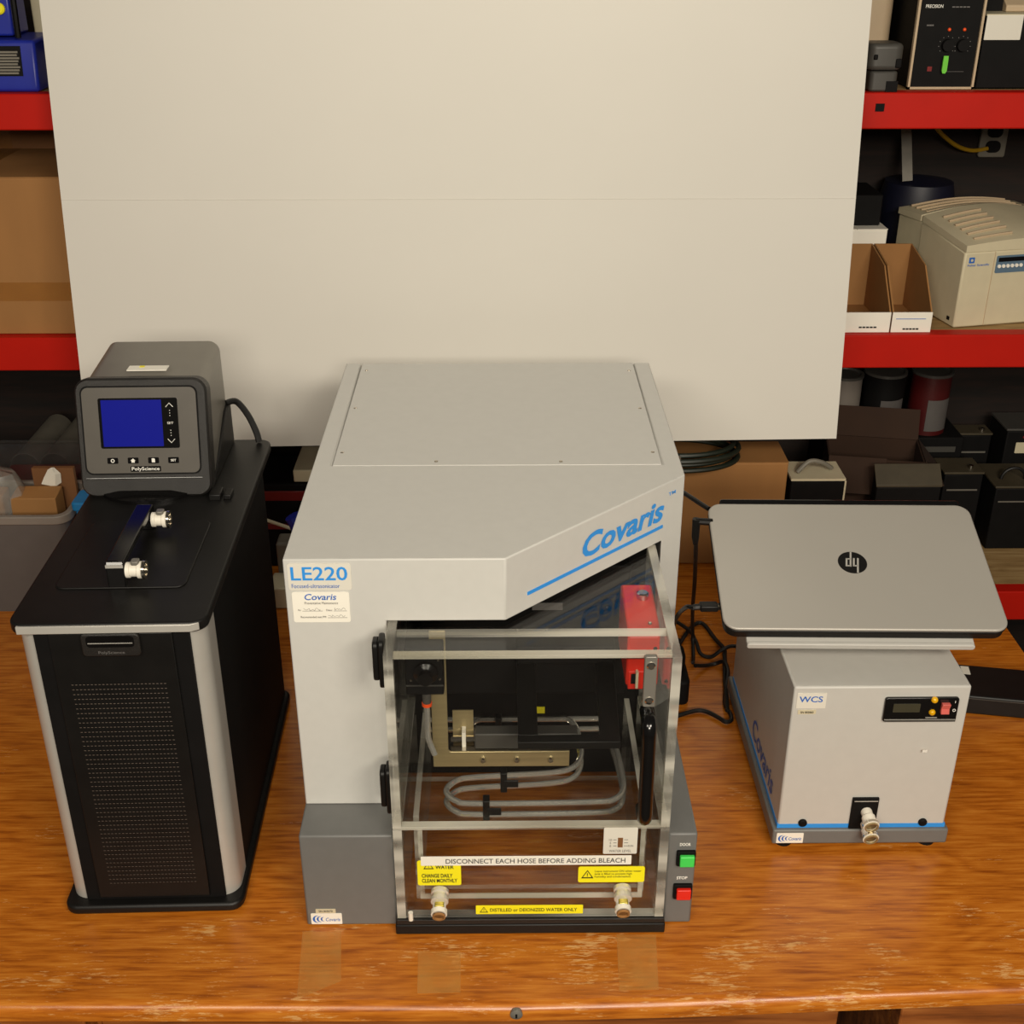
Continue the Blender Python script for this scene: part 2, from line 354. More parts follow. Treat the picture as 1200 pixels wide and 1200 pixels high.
def swoosh_logo(parent, c, s, dirs=FR):
    """three nested blue crescents"""
    X = Vector(dirs[0]).normalized(); Y = Vector(dirs[1]).normalized(); Nn = X.cross(Y); c = Vector(c); b = MB()
    for k, q in enumerate((1., .8, .6)):
        pts = []
        for i in range(13):
            a = R(75 + 210 * i / 12); pts.append((math.cos(a) * s * q, math.sin(a) * s * q))
        for i in range(12, -1, -1):
            a = R(75 + 210 * i / 12); th = .62 + .3 * abs(i - 6) / 6; pts.append((math.cos(a) * s * q * th + s * .12, math.sin(a) * s * q * (th + .06)))
        n = len(pts) // 2
        v = [c + X * (a + k * s * .62) + Y * d + Nn * .0013 for a, d in pts]
        b.add(v, [(i, i + 1, 2 * n - 2 - i, 2 * n - 1 - i) for i in range(n - 1)])
    return b.build('crescent_logo', 'darkblueink', parent)
def screw(parent, c, axis=(0, -1, 0), r=.004, mat='steel', name='screw', h=.0025):
    return MB().lathe([(1e-5, h), (r * .7, h), (r, h * .4), (r, 0)], c, axis, 12).build(name, mat, parent, smooth=True)

# ------------------------------------------------------------------ the room
struct(MB().box(-2.6, 2.6, -3.6, 1.8, -.80, -.75).build('floor', 'floor'))
struct(MB().box(-2.6, 2.6, 1.76, 1.82, -.75, 2.4).build('wall_back', 'wall'))

# ------------------------------------------------------------------ desk
desk = thing('wooden_desk', 'worn orange-brown varnished wooden desk carrying the instruments', 'desk', (0, 0, 0))
EDGE = [(-1.6, -.128), (-1.0, -.130), (-.68, -.1325), (-.33, -.136), (.0175, -.139), (.25, -.1345), (.487, -.1252), (.726, -.1157), (1.044, -.10)]
def edge_y(x):
    for (xa, ya), (xb, yb) in zip(EDGE, EDGE[1:]):
        if xa <= x <= xb: return ya + (yb - ya) * (x - xa) / (xb - xa)
secs = []
for x, _ in EDGE:
    e = edge_y(x); y0 = e - .012
    prof = [(1.30, 0), (e + .006, 0)]
    for i in range(1, 8):
        a = R(90 * i / 8); prof.append((e + .006 - .018 * math.sin(a), -.016 + .016 * math.cos(a)))
    prof += [(y0, -.026), (y0 + .004, -.031), (y0 + .02, -.033), (1.30, -.033)]
    secs.append([(x, py, pz) for py, pz in prof])
MB().loft(secs).build('desk_top', 'desk', desk, smooth=True)
MB().box(-1.55, -.57, -.085, .95, -.75, -.033).box(-1.55, -1.5, .9, 1.2, -.75, -.033).build('pedestal', 'desk2', desk)
MB().box(.566, 1.02, -.075, .95, -.75, -.033).build('pedestal', 'desk2', desk)
MB().box(-.57, .488, -.085, -.06, -.14, -.034).build('apron', 'desk2', desk, bevel=.002)
for x0, x1 in ((-1.54, -.575), (.563, 1.01)):
    for z0, z1 in ((-.20, -.0375), (-.44, -.21), (-.72, -.45)):
        d = MB().box(x0, x1, -.118 if x0 > 0 else -.125, -.085, z0, z1).build('drawer', 'desk2', desk, bevel=.003)
        MB().tube(smooth_path([((x0 + x1) / 2 - .05, -.118, (z0 + z1) / 2), ((x0 + x1) / 2 - .04, -.14, (z0 + z1) / 2), ((x0 + x1) / 2 + .04, -.14, (z0 + z1) / 2), ((x0 + x1) / 2 + .05, -.118, (z0 + z1) / 2)]), .004).build('handle', 'steel', d, smooth=True)
lk = MB().lathe([(1e-5, .003), (.005, .003), (.0085, .001), (.0085, -.004)], (.0235, -.1515, -.012), (0, -1, 0), 20).build('lock', 'gunmetal', desk, smooth=True)
MB().box(.0222, .0248, -.1552, -.1545, -.0155, -.0085).build('keyhole', 'blackmatte', lk)
# old tape residue strips on the desk top
for q, lb in (([(-.2849, -.012), (-.2291, -.0126), (-.2187, -.1034), (-.2650, -.1290), (-.2760, -.1290)], 'pale worn tape patch on the desk below the small crescent-logo sticker'),
              ([(-.1154, -.0507), (-.0546, -.0513), (-.0527, -.1250), (-.1120, -.1260)], 'pale worn tape patch on the desk below the clear tank, left one'),
              ([(.1702, -.0230), (.2273, -.0225), (.2195, -.1225), (.1650, -.1240)], 'pale worn tape patch on the desk below the clear tank, right one')):
    tag(MB().prism(q, 'z', .0003, .0007).build('tape_patch', 'wornfilm'), lb, 'tape', 'tape patches along the desk front')

# ------------------------------------------------------------------ focused ultrasonicator (the big grey machine)
le = thing('ultrasonicator', 'large grey benchtop ultrasonicator with slanted hood and clear acrylic door', 'lab instrument')
foot = [(-.279, .067), (.0112, .067), (.28, .323), (.28, .814), (-.279, .814)]
body = MB().prism(foot, 'z', .1688, .5735)
cav = MB().box(-.148, .246, -.1, .36, .10, .479)
rec = MB().box(-.2515, .2515, .3600, .90, .5695, .60)
link('housing', boolean(body, [cav, rec]), 'shell', le, bevel=.0022)
pn = MB().box(-.2494, .2500, .3612, .812, .5690, .5735).build('top_panel', 'shell', le, bevel=.0008)
for x, y in ((-.238, .776), (-.239, .593), (-.240, .409), (-.093, .374), (.097, .372), (.241, .406), (.240, .588), (.239, .771)):
    screw(pn, (x, y, .5735), (0, 0, 1), .003, h=.0012)
bs = MB().box(-.28, .28, 0, .80, .0006, .1685)
cut = MB().box(-.148, .2395, -.1, .36, -.1, .3)
link('base_cabinet', boolean(bs, [cut]), 'base', le, bevel=.003)
# front shelf of the base in front of the left column and right column is part of the same cabinet; cavity lining
MB().box(-.146, .244, .340, .358, .19, .478).build('back_liner', 'blackmatte', le)
MB().prism([(-.146, .075), (.008, .075), (.243, .298), (.243, .34), (-.146, .34)], 'z', .4755, .4785).build('hood_liner', 'blackmatte', le)
MB().box(-.147, .239, .330, .339, .014, .20).build('tank_back_liner', 'blackmatte', le)
# name sticker
st = plate('name_label', le, 'labelgrey', (-.2322, .067 - .0002, .5478), .083, .0402, r=.004, label='pale label with blue machine name')
txt('LE220', st, 'blueink', (-.2325, .0660, .5530), .074, .0205, bold=.012)
txt('Focused-ultrasonicator', st, 'darkblueink', (-.2380, .0660, .5345), .063, .0062)
st = plate('maintenance_label', le, 'label', (-.2330, .0668, .5016), .0755, .0465, r=.003, label='white maintenance sticker with handwriting')
txt('Covaris', st, 'darkblueink', (-.2330, .0660, .5178), .042, .0095, shear=.2, bold=.012)
txt('Preventative Maintenance', st, 'greyink', (-.2325, .0660, .5085), .044, .0038)
txt('By:', st, 'greyink', (-.2618, .0660, .4975), .004, .003); txt('Date:', st, 'greyink', (-.2225, .0660, .4975), .008, .003)
txt('Recommended next PM:', st, 'greyink', (-.2440, .0660, .4870), .034, .0032)
def rule(p, x0, x1, z, y=.0658, t=.0005):
    return MB().box(x0, x1, y - .0002, y, z - t / 2, z + t / 2).build('rule', 'greyink', p)
rule(st, -.2585, -.2315, .4960); rule(st, -.2170, -.1995, .4960); rule(st, -.2255, -.1995, .4855)
def scrawl(p, x0, x1, z, amp, n, seed, y=.0657):
    rnd = random.Random(seed); pts = [(x0 + (x1 - x0) * i / n + rnd.uniform(-.001, .001), y, z + rnd.uniform(-amp, amp)) for i in range(n + 1)]
    return MB().tube(smooth_path(pts, 3), .00022, 4).build('handwriting', 'greyink', p)
scrawl(st, -.256, -.234, .4985, .002, 10, 1); scrawl(st, -.216, -.201, .4988, .002, 9, 2); scrawl(st, -.224, -.203, .4885, .002, 11, 3)
# logo on the slanted hood face
dg_ = Vector((.2688, .2562, 0)).normalized(); nrm = Vector((.2562, -.2688, 0)).normalized()
def onhood(s, z): return Vector((.0112, .067, 0)) + dg_ * s + Vector((0, 0, z))
HD = (tuple(dg_), (0, 0, 1))
txt('Covaris', le, 'blueink', onhood(.2365, .5335), .177, .037, HD, shear=.22, bold=.028, off=.0012)
txt('TM', le, 'blueink', onhood(.342, .5535), .016, .0055, HD, off=.0012, bold=.01)
plate('logo_line', le, 'blueink', onhood(.1825, .5040), .284, .0050, HD, r=.0005, t=.0012)
# maker sticker and serial on the base
st = plate('maker_label', le, 'label', (-.2508, -.0002, .0140), .045, .0205, r=.0015, label='small white sticker with blue crescent logo')
swoosh_logo(st, (-.2640, 0, .0135), .0070); txt('Covaris', st, 'darkblueink', (-.2415, 0, .0128), .021, .0066, shear=.2, bold=.01, off=.0013)
st = plate('serial_label', le, 'cream', (-.2512, -.0002, .0288), .029, .0078, r=.0008); txt('SN 003070', st, 'ink', (-.2512, 0, .0288), .020, .0040, off=.0013, bold=.01)
# push buttons
for z, mt, word, x in ((.126, 'greenbtn', 'DOOR', .2655), (.0640, 'redbtn', 'STOP', .2645)):
    b = MB().prism(rr(.0270, .0262, .002, 3, x, z), 'y', -.005, .001).build('push_button', 'blackmatte', le, bevel=.0008)
    MB().prism(rr(.0205, .0185, .0015, 3, x + .001, z - .001), 'y', -.0105, -.004).build('button_cap', mt, b, bevel=.0012)
    txt(word, le, 'whiteink', (x - .002, 0, z + .0235), .0155, .0056, bold=.03, off=.0006)
# ---- clear door
AC = ['acrylic', 'acryledge']
XL, XR, YF, T = -.1460, .2370, -.015, .0125
fp = MB().panel(XL + T, XR - T, YF, YF + T, .194, .4765).build('door_front_panel', AC, le)
MB().panel(XL, XL + T, YF, .30, .194, .4780).build('door_side_panel', AC, le)
MB().panel(XR - T, XR, YF, .288, .194, .4740).build('door_side_panel', AC, le)
MB().panel(XL + T, XR - T, YF + T, .050, .4640, .4765).build('door_top_rail', AC, le)
MB().panel(XL + T, XR - T, .052, .335, .4660, .4715).build('door_top_panel', AC, le)
MB().box(XL + T, XR - T, YF + .0005, YF + T - .0005, .4725, .4772).build('polished_edge', 'acryledge', fp)
MB().box(XL + T, XR - T, YF + .0005, YF + T - .0005, .1935, .1965).build('polished_edge', 'acryledge', fp)
# ---- clear water tank under the door
MB().panel(XL + T, XR - T, YF + .002, YF + .002 + T, .030, .1895).build('tank_front_panel', AC, le)
MB().panel(XL, XL + T, YF, .30, .028, .1905).build('tank_side_panel', AC, le)
MB().panel(XR - T, XR, YF, .30, .028, .1905).build('tank_side_panel', AC, le)
MB().panel(XL + T, XR - T, YF + .002, .30, .020, .0295).build('tank_floor', AC, le)
MB().panel(XL + .026, XL + .034, .02, .30, .032, .1860).build('inner_wall', AC, le)
MB().panel(XR - .034, XR - .026, .02, .30, .032, .1860).build('inner_wall', AC, le)
MB().panel(XL + .034, XR - .034, .02, .028, .032, .050).build('inner_wall', AC, le)
rfl = MB()  # pale strips imitating reflections of the tank walls
for a in ((-.1130, -.1065, .050, .180), (.2000, .2065, .050, .180), (-.1065, .2000, .050, .0585)):
    rfl.box(a[0], a[1], .0005, .0025, a[2], a[3])
rfl.build('wall_reflection', 'acryledge', le)
MB().box(XL - .003, XR + .003, -.020, .004, .001, .0185).build('tank_foot', 'black', le, bevel=.002)
MB().box(XL - .001, XR + .001, -.0185, .002, .0185, .0275).build('tank_skid', 'texblack', le, bevel=.001)
# hinge knobs on the left side panel
for z0, z1 in ((.4165, .4900), (.2060, .2830)):
    kb = MB(); zc, hh = (z0 + z1) / 2, (z1 - z0)
    kb.prism(rr(.030, hh, .008, 4, .012, zc), 'x', XL - .0075, XL)
    kb.prism(rr(.024, hh * .82, .008, 4, .012, zc + .003), 'x', XL - .0155, XL - .0075)
    kb.build('hinge_knob', 'black', le, bevel=.002)
# signs on the tank front
ys = YF + .0018
def sign(name, mat, x0, x1, z0, z1, r=.002, y=ys, label=None):
    return plate(name, le, mat, ((x0 + x1) / 2, y, (z0 + z1) / 2), x1 - x0, z1 - z0, r=r, label=label)
s1 = sign('yellow_sign', 'yellow', -.1145, -.0530, .0895, .1350, .003, label='yellow change daily sign')
txt('WATER', s1, 'ink', (-.0760, ys, .1235), .026, .0070, bold=.02, off=.0013); warn_sign(s1, (-.0985, ys, .1255), .0075)
txt('CHANGE DAILY\nCLEAN MONTHLY', s1, 'ink', (-.0835, ys, .1030), .050, .0165, bold=.02, off=.0013)
s2 = sign('white_sign', 'label', -.1090, .1865, .1268, .1430, .001, y=ys - .001, label='long white strip with a printed warning')
txt('DISCONNECT EACH HOSE BEFORE ADDING BLEACH', s2, 'ink', (.0520, ys - .001, .1348), .252, .0085, off=.0013, bold=.005)
s3 = sign('yellow_sign', 'yellow', .1125, .2065, .0930, .1218, .003, label='yellow sign with warning triangle, small print')
warn_sign(s3, (.1255, ys, .1075), .0088); txt('Leave instrument ON when water\ntank is filled to prevent high\nhumidity and condensation.', s3, 'ink', (.1685, ys, .1085), .066, .0150, off=.0013)
s4 = sign('yellow_sign', 'yellow', -.0330, .1210, .0340, .0500, .001, label='narrow yellow water-only sign')
warn_sign(s4, (-.0215, ys, .0420), .0062); txt('DISTILLED or DEIONIZED WATER ONLY', s4, 'ink', (.0500, ys, .0420), .125, .0064, off=.0013, bold=.01)
s5 = sign('level_sign', 'labelgrey', .1463, .1935, .1455, .1925, .002, label='pale water level scale')
txt('WATER LEVEL', s5, 'greyink', (.1700, ys, .1510), .031, .0044, off=.0013)
MB().box(.1663, .1733, ys - .0014, ys - .0008, .1575, .1745).build('level_slot', 'kraftdark', s5)
for k, z in enumerate((.1600, .1655, .1710)):
    MB().box(.1600, .1645, ys - .0013, ys - .0008, z - .0003, z + .0003).box(.1750, .1805, ys - .0013, ys - .0008, z - .0003, z + .0003).build('scale_mark', 'greyink', s5)
    txt(('0', '5', '10')[k], s5, 'greyink', (.1560, ys, z), .004 if k == 2 else .002, .0035, off=.0013)
txt('RUN', s5, 'greyink', (.1845, ys, .1600), .007, .0032, off=.0013)
# hose fittings
for x, z in ((-.0835, .0800), (.1755, .0830)):
    f = MB().lathe([(.010, 0), (.0125, 0), (.0125, -.005), (.0105, -.006), (.0105, -.011), (.0125, -.012), (.0125, -.018), (.009, -.019), (1e-5, -.019)], (x, YF, z), (0, 1, .25), 22).build('hose_fitting', 'fitmetal', le, smooth=True)
    MB().prism(rr(.0135, .008, .002, 3, x, z - .006), 'y', -.042, -.031).build('hex', 'olive', f, bevel=.001)
    MB().lathe([(.0095, 0), (.0095, -.010), (.0115, -.011), (.0115, -.018), (.0090, -.018), (.0070, -.012), (1e-5, -.012)], (x - .0005, -.028, z - .0105), (0, 1, .30), 22).build('nozzle', 'white', f, smooth=True)
    MB().lathe([(.0092, 0), (.0092, -.003), (.0072, -.003), (.0072, 0)], (x - .0005, -.0465, z - .0162), (0, 1, .30), 20).build('o_ring', 'kraft', f, smooth=True)
MB().lathe([(1e-5, .014), (.0035, .014), (.0035, 0), (1e-5, 0)], (-.1265, -.0175, .0275), (0, 0, 1), 12).build('drain_pin', 'white', le, smooth=True)
# door handle, latch, interlock
hx = .1955
hd = MB().tube(smooth_path([(hx, YF, .392), (hx, -.036, .391), (hx, -.046, .380), (hx + .0005, -.047, .350), (hx + .001, -.047, .27), (hx + .0015, -.046, .240), (hx + .0015, -.036, .2300), (hx + .0015, YF, .2295)], 5), .0098, 12, flat=1.02).build('door_handle', 'blackgloss', le, smooth=True)
screw(hd, (hx - .003, YF - .001, .408), (0, -1, 0), .005)
lt = MB().prism(rr(.0165, .078, .003, 3, .1965, .440), 'y', -.0225, -.0152).build('latch_strip', 'gunmetal', le, bevel=.0012)
for z in (.4655, .4115): screw(lt, (.1965, -.0225, z), (0, -1, 0), .0058, 'chrome', h=.003)
rb = MB().prism([(.078, .365), (.078, .443), (.086, .4545), (.195, .4600), (.195, .365)], 'x', .1770, .2215).build('interlock_switch', 'redbox', le, bevel=.003)
MB().prism([(.0765, .3600), (.0765, .3900), (.095, .3900), (.095, .3600)], 'x', .1800, .2140).build('actuator_head', 'redbox', rb, bevel=.0015)
MB().box(.184, .190, .0755, .080, .370, .386).build('key_slot', 'blackmatte', rb)
MB().box(.1900, .1935, .0700, .080, .366, .392).build('actuator_key', 'cream', rb)
MB().box(.1772, .2213, .0776, .0786, .4095, .4115).build('cover_seam', 'darkred', rb)
MB().lathe([(.0085, 0), (.0085, .008), (.0065, .0095), (1e-5, .0095)], (.2050, .160, .4578), (0, 0, 1), 18).build('conduit_plug', 'steel', rb, smooth=True)
for x, z in ((.2155, .4260), (.2155, .3725)): screw(rb, (x, .0785, z), (0, -1, 0), .003, 'blackmatte')
screw(rb, (.2085, .095, .4552), (0, 0, 1), .003)
# ---- works inside the tank
br = MB().prism([(-.0945, .2100), (.1035, .2100), (.1035, .2370), (-.0690, .2370), (-.0720, .2400), (-.0720, .4430), (-.0945, .4430)], 'y', .0985, .1020).build('steel_bracket', 'brushed', le, bevel=.001)
MB().box(-.0720, .1035, .1005, .128, .2345, .2370).build('bracket_flange', 'steel', br)
for x in (-.022, .027, .076): screw(br, (x, .0985, .2235), (0, -1, 0), .0048, 'chrome', h=.005)
MB().box(-.066, -.036, .126, .128, .237, .290).build('shelf_plate', 'brushed', br)
MB().tube([(-.069, .118, .246), (-.034, .118, .246)], .005, 10).build('clamp_rod', 'steel', br, smooth=True)
MB().box(-.0525, -.0470, .110, .126, .234, .262).build('clamp_tab', 'white', br)
MB().box(-.034, .115, .104, .126, .2375, .2640).build('motor_block', 'charcoal', le, bevel=.002)
# black plate holder: frame on arms
ph = MB()
ph.box(.0275, .1695, .0375, .0540, .288, .300); ph.box(.0280, .0560, .0540, .2600, .288, .300)
ph.prism([(.1420, .0540), (.1695, .0540), (.1780, .2600), (.1500, .2600)], 'z', .288, .300)
ph.build('plate_holder', 'black', le, bevel=.001)
MB().box(.0280, .1780, .230, .262, .300, .330).build('holder_carriage', 'blackmatte', le, bevel=.002)
MB().box(-.120, .200, .258, .338, .2250, .455).build('motion_stage', 'blackmatte', le, bevel=.003)
MB().box(-.010, .055, .2560, .2585, .400, .404).box(.052, .098, .2560, .2585, .380, .392).build('stage_label', 'greyink', le)
for x, z in ((.045, .402), (.03, .345), (.075, .345), (.165, .385), (.01, .43), (.09, .425)): screw(le, (x, .258, z), (0, -1, 0), .0022, 'steel')
pv = MB().box(-.1270, -.0745, .075, .12, .3535, .430).build('pivot_block', 'blackmatte', le, bevel=.002)
MB().lathe([(.017, 0), (.017, -.006), (.011, -.010), (.010, -.020), (1e-5, -.021)], (-.0985, .075, .392), (0, 1, 0), 20).build('pivot_knob', 'blackgloss', pv, smooth=True)
MB().box(-.1265, -.075, .0735, .0755, .3690, .3705).build('block_seam', 'charcoal', pv)
for x, z in ((-.1195, .379), (-.0795, .381), (-.0810, .412)): screw(pv, (x, .075, z), (0, -1, 0), .0022)
pb = MB().tube(smooth_path([(-.0990, .080, .352), (-.0990, .080, .300), (-.0990, .080, .279), (-.0960, .079, .266), (-.0900, .076, .250)], 6), .0042, 10).build('probe_tube', 'coilsteel', le, smooth=True)
MB().lathe([(.0062, 0), (.0062, .016)], (-.0990, .080, .3380), (0, 0, 1), 14).build('probe_cap', 'charcoal', pb, smooth=True)
MB().lathe([(.0050, 0), (.0072, 0), (.0072, .005), (.0050, .005)], (-.0990, .080, .3330), (0, 0, 1), 14).build('orange_ring', 'orange', pb, smooth=True)
COIL = [(-.111, .312), (.078, .31), (.110, .300), (.124, .270), (.128, .235), (.128, .200), (.115, .17), (.079, .156), (-.031, .147), (-.063, .139), (-.078, .116), (-.063, .093), (-.03, .086), (.133, .088), (.172, .095), (.187, .122), (.187, .179), (.182, .232), (.172, .290), (.149, .300), (-.006, .300), (-.034, .290), (-.048, .270), (-.030, .255), (.05, .252)]
COIL = [(x, min(y, .292)) for x, y in COIL]
for k, z in enumerate((.152, .132)):
    MB().tube(smooth_path([(x, y, z) for x, y in COIL], 6), .0046, 10).build('cooling_coil', 'coilsteel', le, smooth=True)
for x, y in ((.008, .152), (-.018, .089), (.0, .290)):
    MB().box(x - .005, x + .005, y - .008, y + .008, .124, .160).box(x, x + .022, y - .0085, y - .0055, .134, .147).build('coil_clip', 'black', le, bevel=.001)
MB().box(.040, .075, .2965, .2985, .160, .172).build('coil_tag', 'yellow', le)
MB().box(XL + T, XR - T, .168, .171, .032, .128).build('baffle', AC[0], le)

# ------------------------------------------------------------------ refrigerated circulator (left)
ch = thing('circulator', 'tall black and silver refrigerated circulator with tilted display head, far left', 'lab chiller', (-.5085, .028, 0), (0, 0, R(1.25)))
hw = .1275
MB().prism(rr(.262, .548, .02, 5, 0, .268), 'z', .004, .0190).build('base_tray', 'black', ch, bevel=.004)
for x in (-.1, .1):
    for y in (.03, .50): MB().lathe([(.015, 0), (.013, .005)], (x, y, 0), (0, 0, 1), 14).build('foot', 'blackmatte', ch)
MB().prism(rr(.2440, .53, .022, 7, 0, .280), 'z', .0190, .488).build('cabinet', 'blackmatte', ch, smooth=True)
for sx in (-1, 1):
    o_ = [(sx * .1000, .0125)] + [(sx * (.1235 - .026 + .026 * math.sin(R(90 * i / 8))), .0125 + .026 - .026 * math.cos(R(90 * i / 8))) for i in range(9)] + [(sx * .1235, .072)]
    i_ = [(sx * .1205, .072), (sx * .1205, .040), (sx * .1000, .016)]
    MB().prism(o_ + i_, 'z', .0190, .4870).build('corner_trim', 'silver', ch, smooth=True, label='silver rounded corner trim')
MB().box(-.0985, .1045, .0080, .020, .0200, .486).build('front_panel', 'blackmatte', ch, bevel=.001)
gr = MB().box(-.0775, .0830, .0035, .0090, .0280, .484).build('grille_panel', 'black', ch, bevel=.001)
ho = MB()
for j in range(46):
    for i in range(25):
        x = -.0575 + i * .0051; z = .056 + j * .00775
        ho.add([(x - .0013, .0032, z - .0007), (x + .0013, .0032, z - .0007), (x + .0015, .0024, z + .0008), (x - .0015, .0024, z + .0008)], [(0, 1, 2, 3)])
h = ho.build('vent_holes', 'rim', gr); h['kind'] = 'stuff'
hl = MB().prism(rr(.076, .034, .006, 4, .004, .4700), 'y', -.0035, .004).build('latch_cup', 'texblack', ch, bevel=.0015)
MB().prism(rr(.062, .017, .005, 4, .004, .4760), 'y', -.0042, -.0030).build('latch_recess', 'blackgloss', hl)
txt('PolyScience', ch, 'greyink', (.004, -.0035, .4590), .034, .0055)
MB().box(-.025, .033, -.0048, -.0040, .4735, .4745).build('latch_line', 'silver', hl)
# lid slab with bright front strip
MB().prism(rr(.2580, .603, .022, 6, 0, .3035), 'z', .4840, .5000).build('top_deck', 'black', ch, bevel=.003)
MB().prism([(-.1160, .0000), (.1080, .0000), (.1200, .0055), (.1080, .014), (-.1160, .014)], 'z', .4862, .4978).build('front_strip', 'silver', ch, bevel=.001)
ld = MB().prism(rr(.178, .200, .014, 5, -.005, .192), 'z', .4995, .5022).build('reservoir_lid', 'black', ch, bevel=.0012)
hb = MB()
hp_ = [(.093, .500), (.093, .535), (.0965, .5405), (.270, .5405), (.274, .536), (.274, .502), (.262, .502), (.262, .530), (.1045, .530), (.1045, .502)]
hb.prism(hp_, 'x', -.0190, .0050)
hb.build('lid_handle', 'blackgloss', ld, bevel=.0015)
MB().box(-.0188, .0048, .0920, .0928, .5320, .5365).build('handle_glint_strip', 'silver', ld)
# swivel and head
MB().lathe([(.088, 0), (.088, .006), (.070, .011), (1e-5, .011)], (-.036, .438, .4995), (0, 0, 1), 36).build('swivel_disc', 'blackgloss', ch, smooth=True)
TL = R(14.5); ev = Vector((0, math.sin(TL), math.cos(TL))); en = Vector((0, -math.cos(TL), math.sin(TL)))
HC = Vector((-.0330, .378, .5010))     # lower edge centre of the head's front
def hp3(x, v, d): return HC + Vector((x, 0, 0)) + ev * v - en * d
W_, H_ = .203, .186
def sec(wd, ht, r, d, cv, n=6): return [hp3(a, b, d) for a, b in rr(wd, ht, r, n, 0, cv)]
hm = MB(); hm.loft([sec(W_ - .006, H_ - .006, .019, 0, H_ / 2), sec(W_, H_, .021, .004, H_ / 2), sec(W_, H_, .021, .030, H_ / 2), sec(W_ - .008, H_ - .006, .019, .033, H_ / 2)])
bz = hm.build('head_bezel', 'texblack', ch, smooth=True)
cs = MB()
def casesec(y, top, bot, wd):
    return [(HC.x + a, y, b) for a, b in rr(wd, top - bot, .018, 6, 0, (top + bot) / 2)]
s0 = sec(W_ - .010, H_ - .010, .018, .031, H_ / 2)
back = [(HC.x + a * .955, .590, b) for a, b in rr(W_ - .010, .175, .018, 6, 0, .5965)]
cs.loft([s0, back]); cas = cs.build('head_casing', 'gunmetal', ch, smooth=True)
lw_ = MB(); lw_.prism([(.425, .5005), (.598, .5005), (.598, .575), (.560, .570), (.450, .520)], 'x', HC.x - .0985, HC.x + .0985); lw_.build('head_skirt', 'black', ch, bevel=.002)
# face plate
HDIR = ((1, 0, 0), tuple(ev))
def onface(x, v, d=0): return tuple(hp3(x, v, -d))
fcp = plate('face_plate', ch, 'face', onface(-.0025, .1050, .0000), .1750, .1340, HDIR, r=.010, t=.0015)
ring_ = MB()
for r_ in (0,):
    o_ = rr(.180, .139, .012, 6, -.0025, .1050); i_ = rr(.175, .134, .010, 6, -.0025, .1050)
    n_ = len(o_); v = [hp3(a, b, -.0009) for a, b in o_] + [hp3(a, b, -.0009) for a, b in i_]
    ring_.add(v, [(k, (k + 1) % n_, n_ + (k + 1) % n_, n_ + k) for k in range(n_)])
ring_.build('face_groove', 'blackmatte', ch)
MB().tube([hp3(-.092, .0300, -.001), hp3(.088, .0300, -.001)], .0009, 6).build('bezel_crease', 'blackgloss', ch)
sg = plate('display_window', ch, 'blackgloss', onface(-.0045, .1165, .0016), .1215, .0785, HDIR, r=.003, t=.0010)
plate('display', sg, 'lcd', onface(-.0145, .1165, .0027), .0925, .0725, HDIR, r=.001, t=.0003, label='blue lit display')
def chev(v, up):
    s = 1 if up else -1
    b = MB(); b.tube([onface(.0385, v - s * .003, .0032), onface(.0440, v + s * .003, .0032), onface(.0495, v - s * .003, .0032)], .0006, 4); b.build('arrow_mark', 'whiteink', sg)
chev(.1445, True); chev(.0885, False)
for v in (.1360, .1320, .1280, .1050, .1010, .0970): plate('dot_mark', sg, 'whiteink', onface(.0440, v, .0028), .0012, .0012, HDIR, r=.0005, t=.0003)
txt('SET', sg, 'whiteink', onface(.0440, .1165, .0027), .0095, .0036, HDIR)
for k, x in enumerate((-.0490, -.0175, .0140, .0450)):
    ky = plate('soft_key', ch, 'blackgloss', onface(x, .0580, .0014), .0165, .0095, HDIR, r=.0015, t=.0012)
    if k == 0: ring('key_icon', ky, 'whiteink', onface(x, .0580, .0027), .0018, .0029, HDIR)
    elif k == 1: poly('key_icon', ky, 'whiteink', onface(x, .0580, .0022), [(-.0025, -.003), (.0025, -.003), (.0025, 0), (.0038, 0), (0, .0034), (-.0038, 0), (-.0025, 0)], HDIR)
    elif k == 2: poly('key_icon', ky, 'whiteink', onface(x, .0580, .0022), [(-.0025, -.003), (.0025, -.003), (.0025, .002), (.0012, .0033), (-.0025, .0033)], HDIR)
    else: txt('SET', ky, 'whiteink', onface(x, .0580, .0026), .0085, .0036, HDIR, bold=.02)
nl = plate('name_strip', ch, 'blackgloss', onface(.0010, .0445, .0012), .0470, .0085, HDIR, r=.001, t=.0008)
txt('PolyScience', nl, 'whiteink', onface(.0010, .0442, .0020), .043, .0070, HDIR, bold=.012)
# caution label lying on the casing top
tA = Vector(s0[10]); 
topn = Vector((0, 0, 1))
plate('caution_label', cas, 'label', (-.030, .470, .6800), .062, .022, ((1, 0, 0), (0, 1, -.020)), r=.001, t=.0014)
plate('caution_mark', cas, 'yellow', (-.040, .475, .6817), .008, .007, ((1, 0, 0), (0, 1, -.020)), r=.001, t=.0004)
# hinge catch at the right of the head
MB().box(.066, .084, .362, .392, .4995, .5100).box(.088, .100, .365, .39, .4995, .5080).build('hinge_catch', 'black', ch, bevel=.0015)
MB().tube(smooth_path([(.060, .585, .575), (.075, .600, .572), (.092, .600, .548), (.105, .592, .520), (.110, .585, .503)]), .0055, 8).build('head_cable', 'cable', ch, smooth=True)
